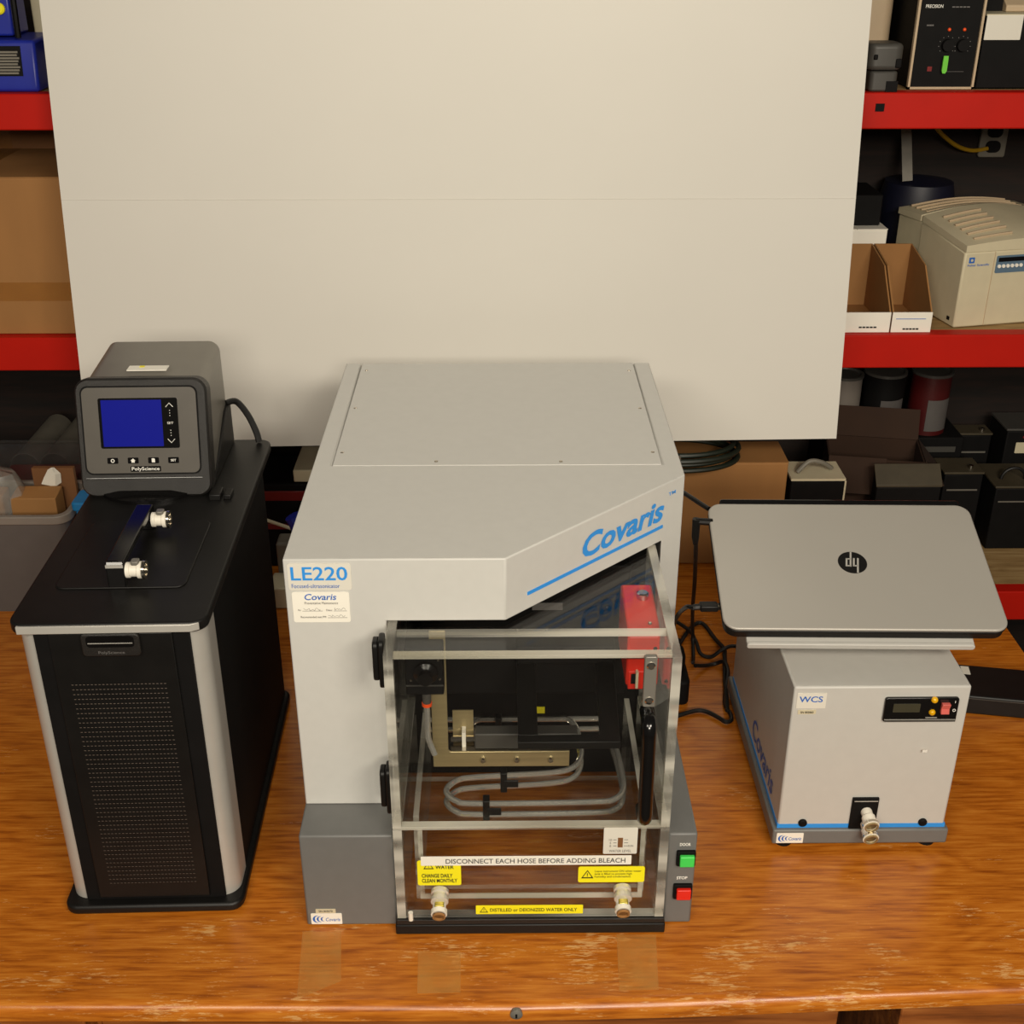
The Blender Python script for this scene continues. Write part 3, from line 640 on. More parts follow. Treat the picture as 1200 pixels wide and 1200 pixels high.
# white quick couplings lying against the handle
def coupling(name, loc, rz, label, group, tilt=0, big=1.):
    t = thing(name, label, 'coupling', loc, (tilt, 0, rz), group)
    q = big
    MB().lathe([(.0085 * q, 0), (.0110 * q, .001), (.0110 * q, .006 * q), (.0095 * q, .007 * q), (.0095 * q, .016 * q), (.0120 * q, .017 * q), (.0120 * q, .022 * q), (.0100 * q, .023 * q), (1e-5, .023 * q)], (0, 0, .0122 * q), (1, 0, 0), 22).build('body', 'white', t, smooth=True)
    MB().lathe([(.0130 * q, 0), (.0130 * q, .0035 * q), (.0090 * q, .0035 * q), (.0090 * q, 0)], (.0235 * q, 0, .0122 * q), (1, 0, 0), 22).build('collar', 'steel', t, smooth=True)
    MB().prism(rr(.011 * q, .012 * q, .003 * q, 4, .014 * q, 0), 'z', .0215 * q, .0275 * q).build('thumb_latch', 'gunmetal', t, bevel=.001)
    return t
def chw(x, y, z): return tuple(Matrix.Translation(ch.location) @ Matrix.Rotation(R(1.25), 4, 'Z') @ Vector((x, y, z)))
coupling('hose_coupling', chw(.0055, .101, .5120), R(1.25), 'white hose coupling beside the near end of the black lid handle', 'white couplings on the circulator lid')
coupling('hose_coupling', chw(.0055, .252, .5120), R(1.25), 'white hose coupling beside the far end of the lid handle, under the display head', 'white couplings on the circulator lid')

# ------------------------------------------------------------------ water conditioning box (right)
wc = thing('conditioner_box', 'grey box-shaped water conditioner with blue bottom stripe, under the laptop', 'lab instrument', (.5665, .1515, 0))
def W(x): return x - .5665
for x in (-.115, .112):
    for y in (.022, .39): MB().lathe([(.014, 0), (.012, .012)], (x, y, .0), (0, 0, 1), 18).build('foot', 'blackmatte', wc, smooth=True)
MB().box(-.1375, .1375, 0, .425, .012, .0400).build('base_tray', 'base', wc, bevel=.003)
MB().box(-.1305, .1310, .0062, .415, .0395, .3057).build('cover', 'wcs', wc, bevel=.003)
MB().box(-.1312, .1318, .0055, .410, .0402, .0475).build('blue_stripe', 'blueink', wc, label='bright blue stripe')
lb_ = plate('name_label', wc, 'labelgrey', (W(.4632), .0062, .2815), .0435, .0270, r=.001); txt('WCS', lb_, 'darkblueink', (W(.4622), .0055, .2845), .0350, .0105, bold=.014)
lb_ = plate('serial_label', wc, 'cream', (W(.4585), .0062, .2612), .0270, .0075, r=.0008); txt('SN 003060', lb_, 'ink', (W(.4585), .0055, .2612), .0195, .0040, bold=.01)
lb_ = plate('maker_label', wc, 'label', (W(.4560), 0, .0250), .0420, .0195, r=.001, label='small white sticker with blue crescent logo')
swoosh_logo(lb_, (W(.4440), 0, .0245), .0066); txt('Covaris', lb_, 'darkblueink', (W(.4640), 0, .0240), .0200, .0062, shear=.2, bold=.01, off=.0013)
txt('Covaris', wc, 'darkblueink', (-.1305, .140, .0785), .165, .040, ((0, -1, 0), (0, 0, 1)), shear=.12, bold=.008, off=.001)
for x in (.4745, .6625): MB().lathe([(.0068, 0), (.0068, .003), (.005, .005), (1e-5, .005)], (W(x), .0062, .0505), (0, -1, 0), 16).build('cap_screw', 'blackmatte', wc, smooth=True)
# display
dp = MB().prism(rr(.1095, .0425, .004, 4, W(.6265), .2665), 'y', .0018, .0068).build('display_bezel', 'blackgloss', wc, bevel=.001)
plate('display', dp, 'lcdgrey', (W(.6045), .0016, .2705), .0400, .0150, r=.001, t=.0006)
for x, z in ((.6440, .2845), (.6435, .2625)):
    q = MB().ball((W(x), .002, z), .0052, 8).build('indicator_lamp', 'amber', dp, smooth=True)
rk = MB().prism([(-.004, .2620), (-.002, .2705), (-.0055, .2800), (.002, .2800), (.002, .2620)], 'x', W(.6550), W(.6675)).build('rocker_switch', 'pinkred', dp, bevel=.0008)
ring('off_mark', dp, 'whiteink', (W(.6755), .0016, .2660), .0016, .0024); MB().box(W(.6748), W(.6756), .0010, .0016, .2790, .2830).build('on_mark', 'whiteink', dp)
dashes(dp, 'whiteink', (W(.6435), .0018, .2735 * .7), .0075, .0048)
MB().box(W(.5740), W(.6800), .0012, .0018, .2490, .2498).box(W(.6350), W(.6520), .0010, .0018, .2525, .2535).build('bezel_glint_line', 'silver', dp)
MB().box(W(.5745), W(.6800), .0005, .0018, .2460, .2485).build('bezel_lip', 'charcoal', dp)
# outlet block
ob = MB().box(W(.5470), W(.5880), .0020, .0068, .0400, .1000).build('outlet_plate', 'blackmatte', wc, bevel=.001)
MB().box(W(.5495), W(.5860), .0012, .0022, .0945, .0958).build('plate_edge', 'silver', ob)
for z, dx in ((.0745, .0015), (.0500, .004)):
    n1_ = MB().lathe([(.0088, 0), (.0088, .010), (.0105, .012), (.0105, .022), (.0125, .023), (.0125, .029), (.0085, .029), (.007, .024), (1e-5, .024)], (W(.5690) + dx, .0040, z), (.06, -1, -.25), 22).build('outlet_nozzle', 'white', ob, smooth=True)
    MB().lathe([(.0108, 0), (.0108, .0025), (.0086, .0025), (.0086, 0)], (W(.5690) + dx + .0018, -.0238, z - .0073), (.06, -1, -.25), 20).build('o_ring', 'brushed', n1_, smooth=True)
    MB().lathe([(.0128, 0), (.0128, .004), (.0122, .004), (.0122, 0)], (W(.5690) + dx + .0014, -.0190, z - .0060), (.06, -1, -.25), 20).build('collar', 'steel', n1_, smooth=True)

# ------------------------------------------------------------------ laptop stand and laptop
TI = R(19.1); RZ = R(-1.3); LO = Vector((.5430, .1930, .3820))
LM = Matrix.Translation(LO) @ Matrix.Rotation(RZ, 4, 'Z') @ Matrix.Rotation(TI, 4, 'X')
stand = thing('laptop_stand', 'slanted grey metal tray on the conditioner box, holding the closed laptop', 'stand', (.5430, .30, .3057))
iv = Matrix.Translation(-Vector(stand.location))
MB().prism(rr(.336, .240, .006, 4, -.006, .112), 'z', -.0315, -.0255).xf(iv @ LM).build('tray_plate', 'wcs', stand, bevel=.0012)
MB().prism(rr(.336, .010, .004, 4, -.006, -.029), 'y', -.010, -.004).xf(iv @ LM).build('tray_lip', 'wcs', stand, bevel=.001)
def und(y): return .3820 + (y - .193) * math.tan(TI) - .0330 / math.cos(TI)
for x in (.455, .645):
    MB().prism([(.30, .3062), (.44, .3062), (.44, und(.44)), (.30, und(.30))], 'x', x, x + .004).xf(iv).build('support_leg', 'wcs', stand)
lap = thing('laptop', 'closed silver laptop with round black logo, tilted above the grey conditioner box', 'laptop', LO, (TI, 0, RZ))
LW, LD = .420, .259
MB().prism(rr(LW - .004, LD - .004, .020, 6, 0, LD / 2), 'z', -.0235, -.0085).build('base', 'black', lap, bevel=.003)
MB().prism(rr(LW, LD, .022, 7, 0, LD / 2), 'z', -.0080, -.0055).build('screen_rim', 'black', lap, bevel=.001)
MB().prism(rr(LW, LD, .022, 7, 0, LD / 2), 'z', -.0055, .0).build('lid', 'lidsilver', lap, bevel=.0035, seg=3)
MB().prism(rr(.385, .012, .004, 4, .004, LD + .005), 'z', -.0200, -.0012).build('hinge_bar', 'blackgloss', lap, bevel=.0015)
UD = ((-1, 0, 0), (0, -1, 0))
lg = MB().lathe([(1e-5, .0004), (.0222, .0004), (.0222, 0)], (.0015, .1320, 0), (0, 0, 1), 40).build('logo_disc', 'black', lap, smooth=True, label='black round logo disc')
LC = (.0015, .1320, .0)
# letters h and p as slanted strokes, seen upside down from the front
lt_ = MB()
def seg(p0, p1, wd=.0027):
    x0, y0 = p0; x1, y1 = p1; d = Vector((x1 - x0, y1 - y0)).normalized(); nx, ny = -d.y * wd / 2, d.x * wd / 2
    pts = [(x0 + nx, y0 + ny), (x1 + nx, y1 + ny), (x1 - nx, y1 - ny), (x0 - nx, y0 - ny)]
    lt_.add([(LC[0] - a, LC[1] - b, .0007) for a, b in pts], [(0, 1, 2, 3)])
sl = .18
def q_(x, y): return (x + sl * y, y)
seg(q_(-.0082, -.0088), q_(-.0082, .0215)); seg(q_(-.0082, .0070), q_(-.0020, .0070), .0026); seg(q_(-.0020, .0083), q_(-.0020, -.0088))
seg(q_(.0030, .0088), q_(.0030, -.0215)); seg(q_(.0030, .0070), q_(.0092, .0070), .0026); seg(q_(.0092, .0083), q_(.0092, -.0085)); seg(q_(.0030, -.0072), q_(.0092, -.0072), .0026)
lt_.build('logo_letters', 'silver', lg)

# ------------------------------------------------------------------ cables between the machines
def cable(name, pts, r, label, mat='cable', parent=None):
    o = MB().tube(smooth_path(pts, 6), r, 8).build(name, mat, parent, smooth=True)
    return tag(o, label, 'cable') if not parent else o
cA = [(.36, .735, .006), (.39, .794, .006), (.41, .817, .006), (.423, .807, .006), (.436, .755, .006), (.446, .711, .012), (.442, .681, .016), (.436, .639, .013), (.430, .599, .008), (.424, .55, .012), (.418, .505, .012)]
cable('power_cable', cA, .0042, 'black cable arching on the desk to the left of the conditioner box')
cB = [(.330, .870, .006), (.382, .781, .015), (.393, .735, .0155), (.399, .703, .0055), (.418, .692, .0055), (.440, .691, .024), (.470, .690, .030), (.520, .6, .05)]
cable('signal_cable', cB, .0038, 'thin black cable running straight into the back of the conditioner box')
cC = [(.378, .640, .020), (.404, .661, .006), (.424, .668, .006), (.436, .655, .018), (.438, .619, .019), (.426, .572, .006), (.419, .530, .006), (.424, .502, .006), (.422, .484, .006), (.411, .479, .006), (.400, .492, .006), (.381, .51, .006), (.361, .513, .006), (.325, .497, .006)]
cable('coiled_cable', cC, .0040, 'black cable snaking in an S beside the conditioner box base')
pl = thing('power_plug', 'chunky black power plug standing on the desk behind the acrylic door', 'plug', (.333, .575, 0))
MB().prism(rr(.040, .075, .012, 5), 'z', 0, .052).build('plug_body', 'blackmatte', pl, bevel=.005)
MB().prism(rr(.030, .045, .010, 5, 0, .02), 'z', .052, .085).build('cable_relief', 'blackmatte', pl, bevel=.005)
lp = thing('charger_lead', 'black charger lead with angled plug hanging from the laptop rear corner', 'cable', (.317, .405, .452))
iv2 = Matrix.Translation(-Vector(lp.location))
MB().tube([(.316, .408, .452), (.343, .4080, .450)], .0058, 10).xf(iv2).build('angled_plug', 'black', lp, smooth=True)
MB().tube([(.3175, .408, .456), (.3175, .407, .425), (.319, .410, .41)], [.0066, .0062, .0042], 10).xf(iv2).build('strain_relief', 'black', lp, smooth=True)
MB().tube(smooth_path([(.319, .410, .42), (.330, .46, .36), (.350, .56, .25), (.372, .68, .12), (.386, .735, .03), (.384, .700, .0055), (.378, .665, .010)], 6), .0036, 8).xf(iv2).build('lead', 'cable', lp, smooth=True)
us = thing('usb_lead', 'black lead with a rectangular connector in the left side of the laptop', 'cable', (.320, .250, .388))
iv3 = Matrix.Translation(-Vector(us.location))
MB().box(.304, .331, .242, .259, .383, .393).xf(iv3).build('connector', 'black', us, bevel=.002)
MB().box(.331, .336, .245, .256, .385, .391).xf(iv3).build('metal_tip', 'steel', us)
MB().tube(smooth_path([(.305, .2505, .388), (.294, .252, .386), (.287, .27, .375), (.288, .36, .30), (.300, .50, .16), (.31, .62, .05), (.335, .70, .008), (.360, .74, .016)]), [.005] * 6 + [.0036] * 37, 8).xf(iv3).build('lead', 'cable', us, smooth=True)
cable('mains_cable', [(.288, .72, .400), (.292, .66, .415), (.305, .58, .432), (.325, .50, .447), (.345, .455, .450)], .004, 'black cable coming over from behind the ultrasonicator to the laptop rear')
# black case at the right edge of the desk
bc = thing('black_case', 'long flat black case lying on the desk to the right of the conditioner box', 'case', (.93, .53, 0), (0, 0, R(-10)))
MB().prism(rr(.30, .105, .006, 4, .062, .018), 'z', .0005, .040).build('case_body', 'black', bc, bevel=.003)
MB().box(-.085, .21, -.0355, -.0340, .0340, .0355).build('case_seam', 'charcoal', bc)
plate('case_label', bc, 'labelgrey', (-.060, .050, .0398), .015, .026, ((1, 0, 0), (0, 1, 0)), r=.001)

# ------------------------------------------------------------------ white board behind
Bb, Bt = Vector((0, 1.03, .322)), Vector((0, 1.185, 1.30))
bu = (Bt - Bb).normalized(); bn = Vector((0, -bu.z, bu.y))
bd = thing('foam_board', 'large white foam board leaning upright behind the instruments', 'board', (-.07, 1.03, .322))
b = MB(); lft, rgt = -.858, .7105
zl, zr = -.012, .004
pts = [(lft, zl), (rgt, zr), (rgt, 1.05), (lft, 1.05)]
b.loft([[Vector((x, Bb.y, Bb.z)) + bu * v + bn * k - Vector(bd.location) for x, v in pts] for k in (0, -.006)])
b.build('sheet', 'board', bd)
fold = MB()
for v, k in ((.494, .0002),):
    p = [Vector((x, Bb.y, Bb.z)) + bu * v + bn * k - Vector(bd.location) for x in (lft, rgt)]
    fold.tube(p, .0006, 6)
fold.build('crease', 'board', bd)

# ------------------------------------------------------------------ red steel shelving
sh = thing('steel_shelving', 'dark shelving with red steel beams behind the white board', 'shelving', (0, 1.2, -.75))
def S(z): return z + .75
SY = 1.205
for z0, z1 in ((.926, .996), (.4185, .4940), (-.232, -.152)):
    bmz = MB().box(-1.75, 1.75, SY - 1.2, SY - 1.2 + .04, S(z0), S(z1)).build('beam', 'red', sh, bevel=.003)
    MB().box(-1.75, 1.75, .50, .54, S(z0), S(z1)).build('beam', 'red', sh, bevel=.003)
    MB().box(-1.74, 1.74, .046, .50, S(z1 - .018), S(z1 - .0005)).build('shelf_deck', 'deck', sh)
    if z0 > .9: MB().box(.755, .7725, SY - 1.2018, SY - 1.199, S(.9605), S(.9755)).build('slot', 'blackmatte', bmz)
for x in (-1.80, 1.75):
    for y in (.0, .49): MB().box(x, x + .05, y, y + .05, .0, 2.3).build('upright', 'darkred', sh, bevel=.003)
D1, D2, D3 = .9965, .4945, -.1515     # deck top heights

def carton(name, label, x0, x1, y0, y1, z0, z1, mat='kraft', rz=0, group=None, tape=True, cat='box'):
    cx, cy = (x0 + x1) / 2, (y0 + y1) / 2
    t = thing(name, label, cat, (cx, cy, z0), (0, 0, R(rz)), group)
    a, b_, h_ = (x1 - x0) / 2, (y1 - y0) / 2, z1 - z0
    MB().box(-a, a, -b_, b_, 0, h_).build('carton', mat, t, bevel=.003)
    MB().box(-a, -.001, -b_, b_, h_, h_ + .002).build('flap', mat, t); MB().box(.001, a, -b_, b_, h_, h_ + .002).build('flap', mat, t)
    if tape: MB().box(-.025, .025, -b_ - .0008, b_ + .0008, h_ * .72, h_ + .0028).build('packing_tape', 'tape', t)
    return t
# ---- top shelf, left
bl = thing('blue_tool_caddy', 'glossy blue plastic caddy with slatted grey front on the top red shelf', 'caddy', (-1.02, 1.30, D1))
MB().prism([(-.075, 0), (-.075, .012), (-.062, .095), (.06, .10), (.06, 0)], 'x', -.12, .1130).build('tray', 'bluecrate', bl, bevel=.006)
MB().prism([(-.0735, .03), (-.0655, .085), (-.062, .085), (-.070, .03)], 'x', -.10, .085).build('front_recess', 'blackmatte', bl)
for k in range(8):
    v = .034 + .0055 * k
    MB().prism([(-.0765 + .15 * (v - .03), v), (-.0762 + .15 * (v - .03), v + .0035), (-.070 + .15 * (v - .03), v + .0035), (-.070 + .15 * (v - .03), v)], 'x', -.09, .078 + .002 * (k % 3)).build('slat', 'duct', bl)
MB().prism([(-.03, .10), (-.02, .23), (.06, .23), (.06, .10)], 'x', -.12, .0640).build('upper_bin', 'bluecrate', bl, bevel=.005)
MB().lathe([(.011, 0), (.011, .005), (.008, .008), (1e-5, .008)], (.044, -.0265, .150), (0, -1, .08), 20).build('dial', 'yellow', bl, smooth=True)
MB().tube([(.076, -.040, .098), (.078, -.036, .20)], .006, 8).build('post', 'blackgloss', bl, smooth=True)
bg = thing('beige_case', 'beige case seen between the blue caddy and the white board', 'case', (-.905, 1.445, D1), (0, 0, R(4)))
MB().prism([(-.075, 0), (.06, 0), (.06, .26), (-.045, .26), (-.052, .09), (-.03, .085), (-.03, .07), (-.075, .06)], 'x', -.055, .05) .build('case_body', 'cream', bg, bevel=.003)
MB().box(-.035, .02, -.047, -.044, .13, .25).build('dark_window', 'blackmatte', bg)
MB().box(-.05, .03, -.078, -.03, .0605, .085).build('dark_base', 'blackmatte', bg)
# ---- mid shelf, left
cb = carton('cardboard_box', 'big taped brown cardboard box on the middle red shelf at left', -1.34, -.878, 1.228, 1.55, D2, .828, 'kraft', rz=0)
MB().box(-.10, .2312, -.1628, -.1612, .075, .115).build('packing_tape', 'tape', cb)
carton('cardboard_box', 'smaller brown box with grey top set behind the big taped box', -1.30, -.985, 1.58, 1.73, D2, .885, 'kraftdark')
# ---- under the mid shelf, left
for i, (x, z) in enumerate(((-1.165, .030), (-1.095, .030), (-1.025, .030), (-1.13, .0915), (-1.06, .0915))):
    t = thing('grey_pipe', 'grey plastic pipe end, %s' % ['far left of the bottom row under the left shelf', 'second from the left in the bottom row under the left shelf', 'rightmost of the bottom row under the left shelf', 'left one of the two on top of the pipe stack', 'right one of the two on top of the pipe stack'][i], 'pipe', (x, 1.34, z + .0), group='grey pipes stacked under the left shelf')
    MB().lathe([(.034, 0), (.034, .25), (.029, .25), (.029, .01), (1e-5, .01)], (0, 0, .0355), (0, 1, 0), 22).build('pipe_wall', 'duct', t, smooth=True)
    MB().lathe([(.0343, .0), (.0352, .0), (.0352, .012), (.0343, .012)], (0, 0, .0355), (0, 1, 0), 22).build('pipe_rim', 'rim', t, smooth=True)
sp = thing('pipe_crate', 'dark grey crate carrying the stacked pipes under the left shelf', 'crate', (-1.10, 1.45, D3))
MB().box(-.14, .14, -.13, .14, 0, .1825).build('crate_body', 'charcoal', sp, bevel=.004); MB().box(-.13, .13, -.133, -.13, .05, .06).build('crate_rib', 'rim', sp)
# clear bin with blue and red things
ct = thing('clear_storage_bin', 'clear plastic storage bin with blue and red contents behind the grey tub', 'storage bin', (-1.155, 1.17, 0))
def tub_mesh(a, b_, h_, tp, th=.004):
    m = MB(); o1 = rr(2 * a - 2 * tp, 2 * b_ - 2 * tp, .02, 4); o2 = rr(2 * a, 2 * b_, .025, 4); i2 = rr(2 * a - 2 * th, 2 * b_ - 2 * th, .022, 4); i1 = rr(2 * a - 2 * tp - 2 * th, 2 * b_ - 2 * tp - 2 * th, .018, 4)
    return m.loft([[(x, y, 0) for x, y in o1], [(x, y, h_) for x, y in o2], [(x, y, h_) for x, y in i2], [(x, y, th) for x, y in i1]])
tub_mesh(.26, .105, .215, .012).build('bin_wall', 'clearbin', ct, smooth=True)
MB().prism(rr(.535, .225, .03, 5), 'z', .2155, .2215).build('bin_lid', 'clearbin', ct, bevel=.001)
for x in (-.115, .025): MB().box(x - .004, x + .004, -.112, -.103, .12, .215).build('bin_rib', 'clearbin', ct)
tag(MB().prism(rr(.135, .12, .01, 4, -1.205, 1.17), 'z', .006, .19).build('blue_pack', 'skyblue', bevel=.004), 'light blue pack inside the clear storage bin', 'pack')
tag(MB().prism(rr(.17, .12, .01, 4, -1.030, 1.17), 'z', .006, .185).build('red_pack', 'darkred', bevel=.004), 'dark red pack inside the clear storage bin', 'pack')
# grey tub
gt = thing('grey_tub', 'grey plastic tub full of cardboard on the desk, left behind the circulator', 'tub', (-1.16, .955, 0))
tub_mesh(.288, .082, .226, .014).build('tub_wall', 'greytub', gt, smooth=True)
o2 = rr(.590, .178, .03, 5); i2 = rr(.566, .154, .024, 5); rm = MB()
rm.loft([[(x, y, .214) for x, y in o2], [(x, y, .232) for x, y in o2], [(x, y, .232) for x, y in i2], [(x, y, .214) for x, y in i2], [(x, y, .214) for x, y in o2]], cap=False); rm.build('tub_rim', 'rim', gt, bevel=.002)
tag(MB().prism(rr(.125, .045, .006, 3, -1.080, .955), 'z', .006, .248).build('cardboard_piece', 'kraft', bevel=.002), 'tan cardboard sleeve with red print standing in the grey tub', 'cardboard')
tag(MB().prism([(.924, .006), (.978, .006), (.985, .246), (.935, .240)], 'x', -1.003, -.910).build('cardboard_piece', 'kraft', bevel=.002), 'tan folded cardboard piece leaning in the right end of the grey tub', 'cardboard')
tag(MB().prism([(.995, .006), (1.005, .006), (1.014, .278), (1.001, .278)], 'x', -.975, -.888).build('cardboard_sheet', 'kraftdark', bevel=.001), 'dark brown cardboard flap rising at the back of the grey tub', 'cardboard')
bgm = MB()
sec_ = []
rnd = random.Random(4)
for k, z in enumerate((.20, .25, .285, .30)):
    q = (1, 1.02, .9, .25)[k]
    sec_.append([(-1.085 + .105 * q * math.cos(a) + rnd.uniform(-.006, .006), .965 + .045 * q * math.sin(a) + rnd.uniform(-.006, .006), z + rnd.uniform(-.004, .004)) for a in [2 * math.pi * i / 16 for i in range(16)]])
bgm.loft(sec_); tag(bgm.build('plastic_bag', 'bag', smooth=True), 'crumpled clear plastic bag on the cardboard in the grey tub', 'bag')
tag(MB().loft([[(-.955, .990, 0.247), (-.925, .985, 0.243), (-.915, .997, 0.247), (-.945, 1.0, 0.251)], [(-.948, .992, 0.261), (-.922, .988, 0.270), (-.914, .998, 0.268), (-.938, 1.0, 0.265)], [(-.938, .994, 0.278), (-.928, .992, 0.284), (-.925, .997, 0.282), (-.934, .998, 0.280)]]).build('paper_scrap', 'white'), 'small white crumpled scrap on the grey tub contents', 'paper')
tag(MB().prism(rr(.062, .040, .004, 3, -.846, 1.075), 'z', .001, .285).build('white_carton', 'label', bevel=.002), 'narrow white carton standing beside the grey tub', 'box')
cl = thing('blue_clip_box', 'bright blue plastic box beside the grey tub', 'box', (-.835, .935, 0))
MB().prism(rr(.055, .055, .006, 4), 'z', .001, .225).build('box_body', 'skyblue', cl, bevel=.003); MB().prism(rr(.066, .066, .008, 4), 'z', .226, .245).build('box_lid', 'skyblue', cl, bevel=.003)
# ---- gap between circulator and ultrasonicator
tag(MB().prism(rr(.055, .07, .006, 4, -.455, .925), 'z', .001, .050).build('cream_block', 'cream', bevel=.003), 'small cream block on the desk between circulator and ultrasonicator', 'block')
tag(MB().prism(rr(.05, .05, .006, 4, -.448, .985), 'z', .001, .12).build('cloth_bundle', 'duct', bevel=.01), 'grey bundle behind the cream block, between the two machines', 'bundle')
tag(MB().tube(smooth_path([(-.41, .96, .02), (-.412, .955, .10), (-.418, .95, .16), (-.43, .95, .19)]), .017, 10).build('blue_hose', 'bluecrate', smooth=True), 'blue hose end beside the rear left corner of the ultrasonicator', 'hose')
rdb = thing('red_device', 'black device with red strip and cream top under the white board, left', 'device', (-.47, 1.13, 0))
MB().box(-.12, .085, -.055, .10, 0, .205).build('device_body', 'blackmatte', rdb, bevel=.004)
MB().box(-.115, .07, -.0575, -.054, .165, .188).build('red_strip', 'darkred', rdb, bevel=.001)
MB().box(.025, .084, -.05, .08, .206, .235).build('cream_top', 'cream', rdb, bevel=.003)
MB().box(-.10, .03, -.058, -.054, .095, .108).build('red_strip', 'darkred', rdb, bevel=.001)
tag(MB().tube([(-.505, 1.04, .135), (-.435, 1.03, .113)], .004, 8).build('cream_rod', 'cream', smooth=True), 'thin cream rod lying across the dark gear between the machines', 'rod')
# ---- right of the ultrasonicator: carton with a coiled cable
cx = carton('cardboard_box', 'brown cardboard box on the desk under the right end of the white board', .392, .628, 1.076, 1.19, .0015, .2490, 'kraft', tape=False)
MB().box(-.045, -.005, -.0503, -.0492, .06, .244).build('packing_tape', 'tape', cx)
cc = thing('cable_coil', 'dark green coiled cable resting on the cardboard box under the white board', 'cable', (.385, 1.10, .2535))
for k in range(4):
    rr_ = .135 - .012 * (k % 2); MB().tube([(rr_ * math.cos(a), .085 * math.sin(a) * rr_ / .135, .006 + .0105 * k) for a in [2 * math.pi * i / 40 for i in range(40)]], .0058, 8, closed=True).build('cable_turn', 'greencable', cc, smooth=True)
MB().lathe([(.006, 0), (.006, .02), (1e-5, .02)], (-.010, -.086, .040), (0, -1, .2), 10).build('plug_pin', 'steel', cc, smooth=True)

# ---- top shelf, right
pr = thing('precision_instrument', 'black control unit with tan trim and green tag on the top red shelf', 'instrument', (.893, 1.25, D1))
MB().box(-.0615, .0640, .003, .26, .0005, .30).build('case', 'blackmatte', pr, bevel=.002)
for a in ((-.0655, -.0610, 0, .30), (.0630, .0675, 0, .30), (-.0655, .0675, 0, .0045)): MB().box(a[0], a[1], -.002, .008, a[2] + .0003, a[3]).build('trim', 'tan', pr)
txt('PRECISION', pr, 'whiteink', (-.0330, .003, .1550), .034, .0062, bold=.01); dashes(pr, 'greyink', (.020, .003, .1535), .036, .0030 * .7); dashes(pr, 'greyink', (-.036, .003, .1200), .014, .0040 * .7)
for x in (.003, .033):
    MB().ball((x, .002, .1120), .0035, 6).build('pilot_lamp', 'orange', pr, smooth=True)
    kn = MB().lathe([(.012, 0), (.011, .010), (1e-5, .010)], (x, .003, .0830), (0, -1, 0), 20).build('knob', 'blackmatte', pr, smooth=True)
    for k in range(9):
        a = R(-130 + 260 * k / 8); plate('dial_mark', pr, 'greyink', (x + .0165 * math.sin(a), .0030, .083 + .0165 * math.cos(a)), .0016, .0016, r=.0006)
MB().loft([[(.001 + a, y, z) for a, y in ((-.004 * q, -.004), (.005 * q, -.004), (.005 * q, -.008), (-.004 * q, -.008))] for z, q in ((.064, 1), (.054, 1.1), (.036, 1.1), (.031, .6))]).build('green_tag', 'lime', pr, label='bright green tag')
MB().box(-.030, -.021, .0015, .003, .034, .043).build('red_window', 'darkred', pr); MB().box(.008, .044, .002, .003, .0330, .0336).build('print_line', 'greyink', pr)
gm = thing('grey_motor_unit', 'dark grey rounded motor unit beside the black control unit, by the board', 'device', (.768, 1.245, D1))
MB().prism(rr(.055, .06, .01, 4, .0, .0), 'z', 0, .038).build('motor_base', 'charcoal', gm, bevel=.004)
MB().prism(rr(.070, .072, .018, 6, -.001, .004), 'z', .0395, .090).build('motor_housing', 'charcoal', gm, bevel=.009, seg=4)
MB().box(.018, .030, -.034, -.02, .045, .062).build('side_switch', 'blackmatte', gm, bevel=.002); MB().box(-.026, -.018, -.034, -.028, .06, .07).build('dark_knob', 'blackmatte', gm, bevel=.002)
MB().box(.005, .028, -.032, -.02, .0, .020).build('foot_pad', 'blackmatte', gm)
tag(MB().prism(rr(.10, .16, .02, 5, .768, 1.45), 'z', D1 + .0005, 1.26).build('tan_canister', 'tan', bevel=.006), 'tan rounded canister behind the grey motor unit on the top shelf', 'canister')
bb = thing('black_box_unit', 'plain black unit with a white paper slip at the right end of the top shelf', 'device', (1.07, 1.25, D1))
MB().box(-.105, .11, .002, .25, .0005, .137).build('case', 'blackmatte', bb, bevel=.003); MB().box(-.1045, .109, .001, .25, .1375, .1405).build('top_edge', 'cream', bb)
plate('paper_slip', bb, 'labelgrey', (-.0675, .0015, .1160), .072, .046, r=.001, t=.001)
tg = thing('tan_tool', 'slanted tan metal panel lying on the black unit at the top right', 'panel', (1.07, 1.36, D1 + .1410), (0, 0, 0))
MB().prism([(-.06, 0), (.06, .0), (.06, .08), (-.06, .012)], 'x', -.05, .10).build('panel', 'tan', tg, bevel=.002); MB().box(-.09, -.05, -.04, .04, 0, .03).build('dark_block', 'blackmatte', tg)

# ---- mid shelf, right
def binbox(name, label, x0, x1, y0, y1, group):
    t = thing(name, label, 'box', ((x0 + x1) / 2, y0, D2), (0, 0, 0), group); a = (x1 - x0) / 2 - .0008; d = y1 - y0
    MB().box(-a, a, 0, .003, .0005, .045).build('front_panel', 'label', t)
    MB().box(-a, a, .003, d, .0005, .003).build('bottom', 'kraft', t)
    for s in (-1, 1):
        MB().prism([(.003, .003), (d, .003), (d, .145), (.085, .125), (.060, .100), (.003, .045)], 'x', s * a - (.003 if s > 0 else 0), s * a + (0 if s > 0 else .003)).build('side', 'kraft', t)
    MB().box(-a + .003, a - .003, d - .003, d, .003, .145).build('back_panel', 'kraft', t)
    return t, a
t, a = binbox('picking_bin', 'open kraft picking bin with white front, nearest the white board', .745, .853, 1.222, 1.42, 'picking bins on the middle shelf')
dashes(t, 'ink', (.006, 0, .012), .040, .0050 * .7)
